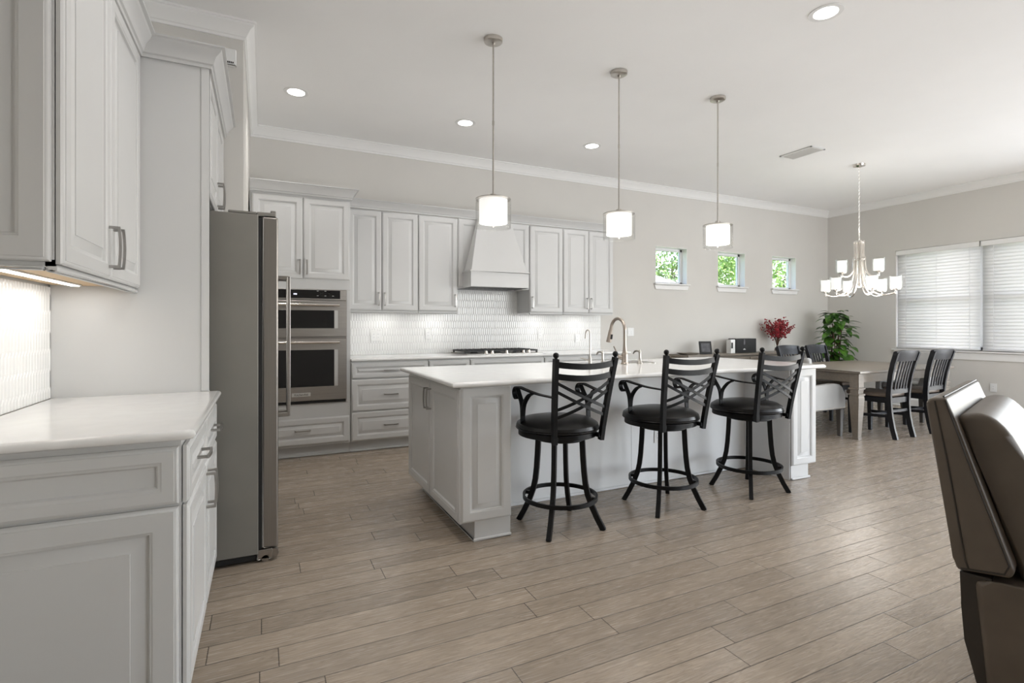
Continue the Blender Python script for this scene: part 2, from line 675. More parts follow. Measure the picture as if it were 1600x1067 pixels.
WINS = [(5.045, 5.64), (6.262, 6.85), (7.478, 8.06)]
WZ = (1.838, 2.37)
BW = (2.57, 4.70, .885, 2.40)              # twin window in the right wall (y0, y1, z0, z1)
holed_wall('wall_back', 'x', YB, YB + T, XL - T, XR + T, [(a, b, *WZ) for a, b in WINS])
holed_wall('wall_right', 'y', XR, XR + T, YR, YB, [BW, (-1.5, 2.4, 0.02, 2.45)])
holed_wall('wall_rear', 'x', YR - T, YR, XL - T, XR + T, [(4.3, 8.5, 0.02, 2.45)])
m = MB(); m.box(XL - T, XL, YR, YB, 0, ZC)
struct('wall_left', m, WALL, smooth=0)
m = MB(); m.box(XL, 2.2, -.95, -.83, 0, ZC)  # added unseen wall: keeps rear daylight off the left end panels
struct('wall_light_block', m, WALL, smooth=0)
# wing wall beyond the fridge (pantry block)
WX, WY = -.118, 3.87
m = MB(); m.box(XL, WX, WY, YB, 0, ZC)
struct('wall_fridge', m, WALL, smooth=0)

# crown at the ceiling: path keeps the room on its right-hand side
CR_H, CR_P = .105, .078
crown_prof = [(0, ZC - CR_H), (.010, ZC - CR_H), (.012, ZC - CR_H + .016), (.020, ZC - CR_H + .020), (.026, ZC - CR_H + .034),
              (.044, ZC - .040), (.062, ZC - .026), (.066, ZC - .014), (CR_P, ZC - .010), (CR_P, ZC), (0, ZC)]
m = MB(); m.sweep(crown_prof, [(XL, -.83), (XL, WY), (WX, WY), (WX, YB), (XR, YB), (XR, YR)])
struct('trim_1', m, TRIMW)

base_prof = [(0, 0), (.024, 0), (.024, .012), (.015, .022), (.015, .105), (.010, .112), (.008, .124), (.003, .132), (0, .132)]
m = MB(); m.sweep(base_prof, [(4.12, YB), (XR, YB)])
struct('baseboard_back', m, TRIMW)
m = MB(); m.sweep(base_prof, [(XR, YB), (XR, 2.4)])
struct('baseboard_right', m, TRIMW)

# ------------------------------------------------------------------ three small windows
for i, (a, b) in enumerate(WINS):
    z0, z1 = WZ
    m = MB()                                # painted reveal lining + vinyl frame
    m.box(a, b, YB - .002, YB + .12, z1 - .006, z1); m.box(a, b, YB - .002, YB + .12, z0, z0 + .006)
    m.box(a, a + .006, YB - .002, YB + .12, z0, z1); m.box(b - .006, b, YB - .002, YB + .12, z0, z1)
    w = struct('window_%d' % (i + 1), m, TRIMW, smooth=0)
    m = MB()
    y0, y1 = YB + .10, YB + .145
    for (q0, q1, r0, r1) in ((a, b, z1 - .045, z1), (a, b, z0, z0 + .04), (a, a + .045, z0, z1), (b - .045, b, z0, z1)):
        m.box(q0, q1, y0, y1, r0, r1, .004)
    obj('window_frame', m, VINYL, w)
    m = MB(); m.box(a + .04, b - .04, y0 + .02, y0 + .026, z0 + .04, z1 - .04)
    obj('window_pane', m, GLASS, w, smooth=0)
    m = MB(); m.box(a - .035, b + .035, YB - .045, YB + .10, z0 - .022, z0 + .002, .006, 2)
    m.prism([(a - .028, -.022), (b + .028, -.022), (b + .005, -.085), (a - .005, -.085)], (0, YB - .016, z0), X, Z, Y, 0, .014, .003, 1)
    obj('window_sill', m, TRIMW, w)

# ------------------------------------------------------------------ twin window with blinds, right wall
y0, y1, z0, z1 = BW
ym = 3.64
m = MB()
for (q0, q1, r0, r1) in ((y0, y1, z1 - .05, z1), (y0, y1, z0, z0 + .05), (y0, y0 + .05, z0, z1), (y1 - .05, y1, z0, z1), (ym - .055, ym + .055, z0, z1)):
    m.box(XR + .09, XR + .14, q0, q1, r0, r1, .004)
w4 = struct('window_4', m, VINYL)
m = MB()
for q0, q1 in ((y0, ym), (ym, y1)):
    m.box(XR + .095, XR + .13, q0 + .05, q1 - .05, 1.62, 1.67, .004)
obj('meeting_rail', m, VINYL, w4)
m = MB(); m.box(XR + .11, XR + .116, y0 + .05, y1 - .05, z0 + .05, z1 - .05)
obj('window_pane', m, GLASS, w4, smooth=0)
m = MB(); m.box(XR - .05, XR + .09, y0 - .04, y1 + .04, z0 - .028, z0, .006, 2)
m.box(XR - .018, XR, y0 - .02, y1 + .02, z0 - .13, z0 - .028, .004)
obj('window_sill', m, TRIMW, w4)


def make_blind(ya, yb, label):
    t = thing('window_blind', label, 'blind', (XR + .03, (ya + yb) / 2, z0), 'white slatted blinds on the dining window')
    m = MB(); m.box(XR - .012, XR + .012, ya, yb, z1 - .075, z1 - .002, .005)
    m.box(XR + .012, XR + .06, ya, yb, z1 - .05, z1 - .004)
    obj('valance', m, TRIMW, t)
    m = MB()
    n = 31
    zt, zb = z1 - .085, z0 + .045
    for i in range(n):
        zz = zt - (zt - zb) * i / (n - 1)
        # nearly closed slat, a shallow bow
        rows = []
        for k, (dx, dz) in enumerate(((-.009, .026), (-.001, .012), (.003, -.002), (.004, -.016), (.001, -.026))):
            rows.append([m.v((XR + .035 + dx, yy, zz + dz)) for yy in (ya + .008, yb - .008)])
        for r0, r1 in zip(rows, rows[1:]):
            m.f([r0[0], r0[1], r1[1], r1[0]])
    s = obj('slats', m, BLIND, t)
    mod = s.modifiers.new('thickness', 'SOLIDIFY'); mod.thickness = .0025
    m = MB()
    for fr in (.12, .5, .88):
        yy = ya + (yb - ya) * fr
        m.box(XR + .021, XR + .0225, yy - .003, yy + .003, z0 + .02, z1 - .06)
    obj('ladder_tape', m, VINYL, t, smooth=0)
    m = MB(); m.box(XR + .012, XR + .052, ya + .008, yb - .008, z0 + .003, z0 + .022, .004)
    obj('bottom_rail', m, VINYL, t)
    return t


make_blind(ym + .005, y1 - .006, 'white closed slat blind on left half of dining window, beside the corner plant')
make_blind(y0 + .006, ym - .005, 'white closed slat blind on right half of dining window, cut by photo edge')

# unseen glass doors, added to bring in the daylight (behind and right of the camera)
for i, (ax, q0, q1) in enumerate((('x', 4.3, 8.5), ('y', -1.5, 2.4))):
    m = MB(); g = MB()
    for k in range(4):
        a, b = q0 + (q1 - q0) * k / 3 - .04, q0 + (q1 - q0) * k / 3 + .04
        if ax == 'x':
            m.box(a, b, YR - .12, YR - .06, .02, 2.45, .003)
        else:
            m.box(XR + .06, XR + .12, a, b, .02, 2.45, .003)
    for r0, r1 in ((.02, .10), (2.37, 2.45)):
        if ax == 'x':
            m.box(q0, q1, YR - .12, YR - .06, r0, r1, .003)
        else:
            m.box(XR + .06, XR + .12, q0, q1, r0, r1, .003)
    if ax == 'x':
        g.box(q0 + .04, q1 - .04, YR - .095, YR - .09, .1, 2.37)
    else:
        g.box(XR + .09, XR + .095, q0 + .04, q1 - .04, .1, 2.37)
    d = struct('door_%d' % (i + 1), m, VINYL)
    obj('door_glass', g, GLASS, d, smooth=0)

# ------------------------------------------------------------------ back wall: tall oven cabinet
YF = 5.165         # face of base cabinet boxes (doors project to YF - .02)
D0 = YF
TX0, TX1 = WX + .012, .757
t = thing('oven_cabinet', 'tall white cabinet holding the built-in double oven beside the fridge', 'cabinet', ((TX0 + TX1) / 2, 5.47, 0))
m = MB()
OX0, OX1, OZ0, OZ1 = -.057, .721, .505, 1.570
m.box(TX0, TX1, D0, YB - .003, .108, OZ0, .001); m.box(TX0, TX1, D0, YB - .003, OZ1, 2.44, .001)
m.box(TX0, OX0 + .03, D0, YB - .003, OZ0, OZ1, .001); m.box(OX1 - .03, TX1, D0, YB - .003, OZ0, OZ1, .001)
obj('carcass', m, WHITE, t)
m = MB(); m.box(TX0, TX1, D0 + .075, YB - .01, 0, .108); m.box(TX0, TX1, D0 + .060, D0 + .075, 0, .016, .004)
obj('toe_kick', m, WHITE, t)
dm = (TX0 + TX1) / 2 + .008
add_door(t, (TX0 + .015, D0, 1.665), X, Z, -Y, dm - TX0 - .018, .75, (dm - TX0 - .018 - .028, .105))
add_door(t, (dm + .003, D0, 1.665), X, Z, -Y, TX1 - dm - .012, .75, (.028, .105))
add_door(t, (TX0 + .015, D0, .125), X, Z, -Y, TX1 - TX0 - .025, .245, ((TX1 - TX0 - .025) / 2, .135), name='drawer', horiz=True)

cab_crown = lambda zb, h=.088, p=.07: [(0, zb), (.010, zb), (.012, zb + .014), (.020, zb + .018), (.030, zb + h - .040), (.050, zb + h - .022), (.056, zb + h - .010), (p, zb + h - .007), (p, zb + h), (0, zb + h)]
m = MB(); m.sweep(cab_crown(2.432, .095), [(TX0, D0 - .012), (TX1, D0 - .012), (TX1, 5.44)])
obj('crown_molding', m, WHITE, t)

# oven
ov = thing('double_oven', 'built-in stainless microwave and oven combination with black glass doors', 'oven', ((OX0 + OX1) / 2, D0, OZ0))
yo = D0 - .002
m = MB(); m.box(OX0 + .035, OX1 - .035, yo, 5.70, OZ0 + .02, OZ1 - .01)
m.box(OX0, OX1, yo - .012, yo - .001, OZ0, OZ1, .002)
obj('body', m, STEEL, ov)
m = MB(); m.box(OX0 + .002, OX1 - .002, yo - .030, yo - .012, 1.468, OZ1 - .004, .003)
cp = obj('control_panel', m, STEEL, ov)
m = MB(); m.box(OX0 + .05, OX1 - .062, yo - .0325, yo - .029, 1.482, OZ1 - .010, .001)
cg = obj('control_glass', m, BLKGLASS, cp)
m = MB(); m.box(.250, .280, yo - .034, yo - .0324, 1.513, 1.526)
obj('clock_digits', m, DISPLAY, cp)
for k in range(9):
    px = .45 + .034 * (k % 5); pz = 1.506 + .022 * (k // 5 + (k % 2))
    m = MB(); m.box(px, px + .016, yo - .0335, yo - .0324, pz, pz + .003)
    obj('button_mark', m, PLATE, cp)


def oven_door(zb, zt, gz0, gz1, hz):
    m = MB(); m.box(OX0 + .002, OX1 - .002, yo - .045, yo - .012, zb, zt, .004)
    d = obj('oven_door', m, STEEL, ov)
    m = MB(); m.box(OX0 + .075, OX1 - .118, yo - .0475, yo - .044, gz0, gz1, .001)
    obj('door_glass', m, BLKGLASS, d)
    m = MB()
    m.box(OX1 - .115, OX1 - .085, yo - .0465, yo - .0445, gz0, gz1)
    obj('bezel', m, BADGE, d)
    m = MB(); m.tube([(OX0 + .05, yo - .095, hz), (OX1 - .075, yo - .095, hz)], .0125, 14)
    for xx in (OX0 + .07, OX1 - .095):
        m.tube([(xx, yo - .044, hz), (xx, yo - .095, hz)], .011, 10)
    obj('handle', m, CHROME, d)
    return d


oven_door(1.124, 1.460, 1.205, 1.372, 1.420)
od = oven_door(.535, 1.112, .665, 1.005, 1.075)
m = MB(); m.box(.235, .395, yo - .048, yo - .0445, .578, .612, .001)
bd = obj('name_badge', m, BADGE, od)
text_mesh('badge_lettering', 'KitchenAid', .026, BLACK, od, (.315, yo - .0485, .595), (R(90), 0, 0))
m = MB(); m.box(OX0 + .01, OX1 - .01, yo - .020, yo - .0115, OZ0 + .002, .533)
obj('vent_grille', m, BLACK, ov)

# ------------------------------------------------------------------ back base cabinets
ZT = .884


def base_unit(x0, x1, kind, label):
    t = thing('base_cabinet', label, 'cabinet', ((x0 + x1) / 2, 5.47, 0), 'white base cabinets along the back wall')
    m = MB(); m.box(x0, x1, D0, YB - .003, .108, ZT - .002, .001)
    obj('carcass', m, WHITE, t)
    m = MB(); m.box(x0, x1, D0 + .075, YB - .01, 0, .108); m.box(x0, x1, D0 + .060, D0 + .075, 0, .016, .004)
    obj('toe_kick', m, WHITE, t)
    w = x1 - x0 - .010
    g = .005
    if kind == '3':
        for zb, zt in ((.118, .396), (.402, .710), (.718, .868)):
            add_door(t, (x0 + g, D0, zb), X, Z, -Y, w, zt - zb, (w / 2, (zt - zb) / 2), name='drawer', horiz=True)
    else:
        add_door(t, (x0 + g, D0, .718), X, Z, -Y, w, .15, (w / 2, .075) if kind == 'd' else None, name='drawer', horiz=True)
        h = w / 2 - .002
        add_door(t, (x0 + g, D0, .118), X, Z, -Y, h, .592, (h - .03, .50))
        add_door(t, (x0 + g + h + .004, D0, .118), X, Z, -Y, h, .592, (.03, .50))
    return t


base_unit(.760, 1.525, '3', 'white three-drawer base cabinet right beside the tall oven cabinet')
base_unit(1.528, 1.98, 'd', 'white base cabinet between the drawer stack and the cooktop cabinet')
base_unit(1.983, 2.88, 'c', 'white base cabinet directly under the gas cooktop')
base_unit(2.883, 3.48, 'd', 'white base cabinet just right of the cooktop, behind the island')
base_unit(3.483, 4.08, 'd', 'white base cabinet at right end of back run, below the switch')


def bullnose(r=.015, z0=.884, z1=.914, n=6):
    zc = (z0 + z1) / 2
    h = (z1 - z0) / 2
    return [(h * math.cos(a) - h, zc + h * math.sin(a)) for a in [-PI / 2 + PI * i / n for i in range(n + 1)]]


def slab(path_outer, hole=None, z0=.884, z1=.914, mat=QUARTZ, name='countertop', label='', cat='countertop'):
    """counter with rounded edge around a closed convex path (counter-clockwise), optional rectangular hole"""
    m = MB()
    P = path_outer[::-1]                    # clockwise so that 'out' is outward... right side of the path
    P = path_outer
    prof = bullnose(z0=z0, z1=z1)
    n = len(P)
    V = [Vector((p[0], p[1])) for p in P]
    rings = []
    for i in range(n):
        d1 = (V[i] - V[i - 1]).normalized(); d2 = (V[(i + 1) % n] - V[i]).normalized()
        n1, n2 = Vector((d1.y, -d1.x)), Vector((d2.y, -d2.x))
        mt = n1 + n2
        mt = mt / mt.length_squared * 2
        rings.append([m.v((V[i].x + mt.x * o, V[i].y + mt.y * o, z)) for o, z in prof])
    for i in range(n):
        a, b = rings[i], rings[(i + 1) % n]
        for j in range(len(prof) - 1):
            m.f([a[j], b[j], b[j + 1], a[j + 1]])
    top = [r[-1] for r in rings]; bot = [r[0] for r in rings]
    if hole is None:
        m.f(top); m.f(bot[::-1])
    else:
        hx0, hx1, hy0, hy1 = hole
        hc = [(hx0, hy0), (hx1, hy0), (hx1, hy1), (hx0, hy1)]
        ht = [m.v((x, y, z1)) for x, y in hc]; hb = [m.v((x, y, z0)) for x, y in hc]
        for i in range(4):
            m.f([ht[i], ht[(i + 1) % 4], hb[(i + 1) % 4], hb[i]])
        for L, h in ((top, ht), (bot, hb)):
            for i in range(4):
                m.f([L[i], L[(i + 1) % 4], h[(i + 1) % 4], h[i]])
    o = obj(name, m, mat)
    return tag(o, label, cat)


def sort4(x0, x1, y0, y1):
    return [(x0, y0), (x1, y0), (x1, y1), (x0, y1)]


slab(sort4(.760, 4.10, D0 - .032, YB - .004), label='long white quartz countertop along the back wall under the tiled backsplash')


# ------------------------------------------------------------------ elongated picket tiles
def pickets(o, u, v, n, W_, H_, label, w=.028, h=.105):
    t = thing('backsplash', label, 'backsplash', tuple(Vector(o) + u * (W_ / 2)))
    m = MB(); m.fbox(o, u, v, n, 0, W_, 0, H_, .001, .004)
    obj('grout', m, GROUT, t, smooth=0)
    m = MB()
    o = Vector(o)
    pitch_v = h * .78
    tip = h * .22

    def clip(a, b):
        return min(max(a, 0), W_), min(max(b, 0), H_)
    rows = int(H_ / pitch_v) + 3
    cols = int(W_ / w) + 3
    for r in range(-1, rows):
        for c in range(-1, cols):
            cx = c * w + (w / 2 if r % 2 else 0)
            cy = r * pitch_v
            if cx < -w / 2 or cx > W_ + w / 2 or cy < -h / 2 or cy > H_ + h / 2:
                continue
            g, bv = .0006, .0050
            out = [(cx, cy - h / 2 + g), (cx + w / 2 - g, cy - h / 2 + tip), (cx + w / 2 - g, cy + h / 2 - tip), (cx, cy + h / 2 - g), (cx - w / 2 + g, cy + h / 2 - tip), (cx - w / 2 + g, cy - h / 2 + tip)]
            inn = [(cx, cy - h / 2 + g + bv * 1.5), (cx + w / 2 - g - bv, cy - h / 2 + tip + .002), (cx + w / 2 - g - bv, cy + h / 2 - tip - .002), (cx, cy + h / 2 - g - bv * 1.5), (cx - w / 2 + g + bv, cy + h / 2 - tip - .002), (cx - w / 2 + g + bv, cy - h / 2 + tip + .002)]
            lo = [m.v(o + u * a + v * b + n * .0035) for a, b in (clip(*p) for p in out)]
            mi = [m.v(o + u * a + v * b + n * .0058) for a, b in (clip(*p) for p in out)]
            hi = [m.v(o + u * a + v * b + n * .0082) for a, b in (clip(*p) for p in inn)]
            for k in range(6):
                m.f([lo[k], lo[(k + 1) % 6], mi[(k + 1) % 6], mi[k]])
                m.f([mi[k], mi[(k + 1) % 6], hi[(k + 1) % 6], hi[k]])
            m.f(hi)
    bmesh.ops.dissolve_degenerate(m.bm, dist=1e-5, edges=m.bm.edges)
    obj('tiles', m, TILE, t, smooth=0)
    return t


pickets((.762, YB, .915), X, Z, -Y, 3.334, 1.366 - .915 + .29, 'white glazed elongated tile backsplash along the back wall behind the cooktop')

# ------------------------------------------------------------------ back upper cabinets, hood
UF = 5.455          # box face (doors project .02)
UZ0, UZ1 = 1.385, 2.425


def upper_unit(x0, x1, doors, label):
    t = thing('upper_cabinet', label, 'cabinet', ((x0 + x1) / 2, 5.62, UZ0), 'white upper cabinets on the back wall')
    m = MB(); m.box(x0, x1, UF, YB - .013, UZ0, UZ1, .001)
    obj('carcass', m, WHITE, t)
    m = MB(); m.box(x0 + .001, x1 - .001, UF - .012, UF + .012, UZ0 - .020, UZ0, .004)
    obj('light_rail', m, WHITE, t)
    for a, b, hs in doors:
        w = b - a - .006
        add_door(t, (a + .003, UF, UZ0 + .006), X, Z, -Y, w, UZ1 - UZ0 - .016, (w - .028 if hs > 0 else .028, .115))
    return t


upper_unit(.765, 1.498, [(.765, 1.112, 1), (1.112, 1.498, -1)], 'white two-door upper cabinet next to the tall oven cabinet')
upper_unit(1.500, 1.945, [(1.500, 1.945, 1)], 'white single-door upper cabinet just left of the range hood')
upper_unit(2.845, 3.304, [(2.845, 3.304, -1)], 'white single-door upper cabinet just right of the range hood')
upper_unit(3.306, 4.055, [(3.306, 3.678, 1), (3.678, 4.055, -1)], 'white two-door upper cabinet at right end of the back wall run')
m = MB(); m.sweep(cab_crown(2.428, .085, .068), [(.765, UF - .010), (4.055, UF - .010), (4.055, YB - .001)])
struct('trim_2', m, WHITE)

# hood
hd = thing('range_hood', 'white tapered wood range hood above the gas cooktop', 'range hood', (2.39, 5.6, 1.65))
HX0, HX1, HY = 2.005, 2.705, 5.195
m = MB(); m.box(1.948, 2.842, UF - .002, YB - .013, 1.655, 2.427)
for a, b in ((1.952, 2.388), (2.392, 2.838)):
    m.panel((a, UF - .002, 1.66), X, Z, -Y, b - a, .762, recess_prof(.018, .065))
obj('back_panel', m, WHITE, hd)
m = MB()
lo = [(HX0 + .012, HY + .012), (HX1 - .012, HY + .012), (HX1 - .012, UF - .021), (HX0 + .012, UF - .021)]
hi = [(2.17, UF - .07), (2.57, UF - .07), (2.57, UF - .021), (2.17, UF - .021)]
a = [m.v((x, y, 1.826)) for x, y in lo]; b = [m.v((x, y, 2.425)) for x, y in hi]
m.ring_faces([a, b])
obj('tapered_canopy', m, WHITE, hd, smooth=0)
m = MB()
m.box(HX0, HX1, HY, HY + .02, 1.652, 1.822, .002); m.box(HX0, HX0 + .02, HY + .02, UF - .021, 1.652, 1.822); m.box(HX1 - .02, HX1, HY + .02, UF - .021, 1.652, 1.822)
m.box(HX0 - .012, HX1 + .012, HY - .012, UF - .021, 1.815, 1.830, .004)
m.box(HX0 + .02, HX1 - .02, HY + .02, UF - .021, 1.80, 1.815)
obj('base_band', m, WHITE, hd)
m = MB(); m.box(HX0 + .021, HX1 - .021, HY + .021, YB - .02, 1.654, 1.662)
for k in range(14):
    xx = HX0 + .06 + k * .048
    m.box(xx, xx + .02, HY + .05, UF + .1, 1.650, 1.654)
obj('filter', m, FILTER, hd)

# cooktop
ck = thing('gas_cooktop', 'gas cooktop with black cast iron grates and five front knobs', 'cooktop', (2.43, 5.46, .914))
CX0, CX1, CY0, CY1 = 1.965, 2.895, 5.205, 5.725
m = MB(); m.box(CX0, CX1, CY0, CY1, .9145, .924, .003)
obj('steel_top', m, STEEL, ck)
for k in range(3):
    m = MB()
    a = CX0 + .02 + k * .298; b = a + .292
    c0, c1 = CY0 + .10, CY1 - .02
    for yy in (c0, c1):
        m.bar([(a, yy, .950), (b, yy, .950)], .012, .016, (0, 0, 1))
    for xx in (a, b):
        m.bar([(xx, c0, .950), (xx, c1, .950)], .012, .016, (0, 0, 1))
    for q in range(1, 6):
        xx = a + (b - a) * q / 6
        m.bar([(xx, c0, .954), (xx, c1, .954)], .010, .014, (0, 0, 1))
    m.bar([(a, (c0 + c1) / 2, .954), (b, (c0 + c1) / 2, .954)], .010, .014, (0, 0, 1))
    for xx in (a + .006, b - .006):
        for yy in (c0 + .006, c1 - .006):
            m.box(xx - .008, xx + .008, yy - .008, yy + .008, .924, .945)
    obj('grate', m, CASTIRON, ck)
for bx, by, r in ((2.12, 5.40, .04), (2.12, 5.60, .035), (2.43, 5.50, .055), (2.74, 5.40, .035), (2.74, 5.60, .04)):
    m = MB(); m.lathe([(0, .924), (r, .924), (r, .934), (r * .8, .936), (r * .8, .942), (0, .943)], 20, (bx, by, 0))
    obj('burner', m, CASTIRON, ck)
for kx in (2.205, 2.28, 2.455, 2.665, 2.735):
    m = MB(); m.lathe([(0, .924), (.022, .924), (.021, .930), (.017, .932), (.016, .952), (.013, .955), (0, .955)], 16, (kx, CY0 + .045, 0))
    m.box(kx - .003, kx + .003, CY0 + .029, CY0 + .061, .95, .959, .001)
    obj('knob', m, CHROME, ck)


# outlets and switches
def wall_plate(name, label, cat, c, u, n, w=.072, h=.115, gang=1, sw=False, group=None):
    t = thing(name, label, cat, c, group)
    m = MB(); m.fbox(c, u, Z, n, -w / 2, w / 2, -h / 2, h / 2, .0005, .006, .002)
    obj('cover_plate', m, PLATE, t)
    for k in range(gang):
        cx = (k - (gang - 1) / 2) * .046
        if sw:
            m = MB(); m.fbox(c, u, Z, n, cx - .016, cx + .016, -.033, .033, .006, .009, .001)
            obj('rocker', m, VINYL, t)
        else:
            m = MB()
            m.fbox(c, u, Z, n, cx - .016, cx + .016, -.033, .033, .006, .0075, .001)
            r = obj('receptacle', m, VINYL, t)
            m = MB()
            for zz in (-.018, .018):
                for xx in (-.006, .006):
                    m.fbox(c, u, Z, n, cx + xx - .001, cx + xx + .001, zz - .004, zz + .004, .0075, .0079)
            obj('slots', m, BLACK, r, smooth=0)
    return t


yt = YB - .011
wall_plate('wall_outlet', 'white outlet on the tile backsplash nearest the oven', 'outlet', (1.115, yt, 1.12), X, -Y, w=.115, gang=2)
wall_plate('wall_outlet', 'white outlet on the tile backsplash just left of the cooktop', 'outlet', (1.705, yt, 1.135), X, -Y)
wall_plate('wall_outlet', 'white outlet on the tile backsplash just right of the cooktop', 'outlet', (3.165, yt, 1.125), X, -Y)
wall_plate('wall_outlet', 'white outlet on the tile backsplash near its right end', 'outlet', (3.72, yt, 1.07), X, -Y)
wall_plate('light_switch', 'white double switch plate on the wall right of the backsplash', 'light switch', (4.60, YB, 1.147), X, -Y, w=.115, gang=2, sw=True)
wall_plate('wall_outlet', 'white outlet low on the right wall under the dining window', 'outlet', (XR, 3.50, .395), -Y, -X)


# under-cabinet lights
def strip_light(p0, p1, n_l, power, label, spots):
    t = thing('under_cabinet_light', label, 'light', tuple((Vector(p0) + Vector(p1)) / 2), 'under-cabinet light bars')
    d = (Vector(p1) - Vector(p0))
    u = d.normalized(); L = d.length
    w = u.cross(Z)
    m = MB(); m.fbox(p0, u, w, Z, 0, L, -.018, .018, -.006, 0, .001)
    obj('housing', m, PLATE, t)
    m = MB(); m.fbox(p0, u, w, Z, .01, L - .01, -.013, .013, -.009, -.006)
    obj('diffuser', m, STRIP, t, smooth=0)
    for q in spots:
        c = Vector(p0) + d * q
        light('AREA', 'strip_glow', (c.x, c.y, c.z - .014), power, (1, .975, .94), shape='RECTANGLE', size=L / len(spots) * .55 if abs(u.x) > .5 else .03, size_y=.03 if abs(u.x) > .5 else L / len(spots) * .8)
    return t


yl = 5.60
strip_light((.95, yl, UZ0), (1.35, yl, UZ0), 1, .38, 'lit bar under the two-door cabinet next to the oven', [.5])
strip_light((1.57, yl, UZ0), (1.88, yl, UZ0), 1, .33, 'lit bar under the cabinet left of the range hood', [.5])
strip_light((2.92, yl, UZ0), (3.22, yl, UZ0), 1, .33, 'lit bar under the cabinet right of the range hood', [.5])
strip_light((3.48, yl, UZ0), (3.88, yl, UZ0), 1, .38, 'lit bar under the rightmost upper cabinet', [.5])

# ------------------------------------------------------------------ left run: base cabinet, counter, upper, fridge panel
LX = -.222            # box face
LD = -.203            # door face
LY0, LY1 = 1.835, 2.865
PX = -.232            # front of the fridge side panel
t = thing('base_cabinet', 'white base cabinet in left foreground with panelled end and two drawers', 'cabinet', (-.52, 2.35, 0))
m = MB(); m.box(XL + .003, LX, LY0 + .012, LY1 - .002, .108, ZT - .002, .001)
obj('carcass', m, WHITE, t)
m = MB(); m.box(XL + .003, LX - .07, LY0 + .012, LY1 - .002, 0, .108)
obj('toe_kick', m, WHITE, t)
# end panel in two framed fields, facing the camera
ew = LX - .006 - (XL + .003)
m = MB(); m.panel((XL + .003, LY0 + .012, .690), X, Z, -Y, ew, .172, recess_prof(.020, .052))
obj('end_panel', m, WHITE, t)
m = MB(); m.panel((XL + .003, LY0 + .012, .030), X, Z, -Y, ew, .652, door_prof(.020, .072, .036))
obj('end_panel', m, WHITE, t)
ymid = 2.36
for ya, yb in ((LY0 + .010, ymid - .002), (ymid + .002, LY1 - .012)):
    w = yb - ya
    add_door(t, (LX, ya, .690), Y, Z, X, w, .172, (w / 2, .09), name='drawer', horiz=True)
for ya, yb, hs in ((LY0 + .010, ymid - .002, 1), (ymid + .002, LY1 - .012, -1)):
    w = yb - ya
    add_door(t, (LX, ya, .115), Y, Z, X, w, .567, (w - .03 if hs > 0 else .03, .47))
slab([(XL + .003, 1.800), (-.212, 1.800), (-.182, 1.815), (-.182, LY1 - .001), (XL + .003, LY1 - .001)], label='white quartz countertop in left foreground, beside the fridge panel')
pickets((XL, LY1 - .002, .915), -Y, Z, X, LY1 - 1.80, .475, 'white elongated tile backsplash on the left wall above the foreground counter')

ux = -.525           # box face of left upper
UB = 1.390
UY0 = 1.845
t = thing('upper_cabinet', 'large white upper cabinet in left foreground with two bar handles', 'cabinet', (-.66, 2.35, UB))
m = MB()
m.box(XL + .012, ux, UY0 + .012, LY1 - .001, UB + .018, 2.46, .001)
m.box(ux - .02, ux, UY0 + .012, LY1 - .001, UB, UB + .018)
m.box(XL + .012, ux, UY0 + .012, UY0 + .028, UB, UB + .018)
obj('carcass', m, WHITE, t)
m = MB(); m.box(XL + .013, ux - .021, UY0 + .030, LY1 - .002, UB + .010, UB + .0175)
obj('underside', m, BIRCH, t)
m = MB(); m.box(ux - .016, ux + .012, UY0 - .004, LY1 - .001, UB - .018, UB - .001, .006, 2)
m.box(XL + .013, ux - .016, UY0 - .004, UY0 + .022, UB - .013, UB - .001, .006, 2)
obj('light_rail', m, WHITE, t)
m = MB(); m.panel((XL + .012, UY0 + .012, UB + .012), X, Z, -Y, ux - XL - .018, 2.44 - UB, door_prof(.020, .072, .036))
obj('end_panel', m, WHITE, t)
um = 2.353
for ya, yb, hs in ((UY0 + .012, um - .002, 1), (um + .002, LY1 - .004, -1)):
    w = yb - ya
    add_door(t, (ux, ya, UB + .006), Y, Z, X, w, 2.452 - UB, (w - .030 if hs > 0 else .030, .114), L=.142)
strip_light((-.715, 1.90, UB + .010), (-.715, 2.79, UB + .010), 1, .44, 'long lit bar under the left foreground upper cabinet', [.25, .75])

# fridge enclosure: side panel and cabinet above the fridge
t = thing('fridge_cabinet', 'white cabinet above the fridge with tall side panel reaching the counter', 'cabinet', (-.52, 3.35, 0))
m = MB(); m.box(XL + .003, PX, LY1, LY1 + .022, 0, 2.46, .001); m.box(PX - .034, PX, LY1 - .004, LY1 + .022, .916, 2.46, .001)
obj('side_panel', m, WHITE, t)
m = MB(); m.box(XL + .003, PX - .022, LY1 + .0225, WY - .003, 1.86, 2.46, .001)
obj('carcass', m, WHITE, t)
fm = 3.37
for ya, yb, hs in ((LY1 + .03, fm - .002, 1), (fm + .002, WY - .012, -1)):
    w = yb - ya
    add_door(t, (PX - .022, ya, 1.866), Y, Z, X, w, .585, (w - .03 if hs > 0 else .03, .095))
m = MB()
m.sweep(cab_crown(2.452, .09, .07), [(ux + .018, UY0 - .012), (ux + .018, LY1 - .003), (PX, LY1 - .003), (PX, WY - .002)])
struct('trim_3', m, WHITE)

# white box on the wall above the fridge cabinet
t = thing('wall_device', 'small white plastic box mounted high on the wall above the fridge cabinet', 'wall device', (-.215, WY, 2.98))
m = MB(); m.box(-.275, -.158, WY - .036, WY - .0005, 2.925, 3.03, .004)
obj('housing', m, PLATE, t)
m = MB()
for k in range(4):
    m.box(-.210 + k * .010, -.203 + k * .010, WY - .0368, WY - .0355, 2.936, 2.947)
obj('printed_mark', m, BLACK, t, smooth=0)

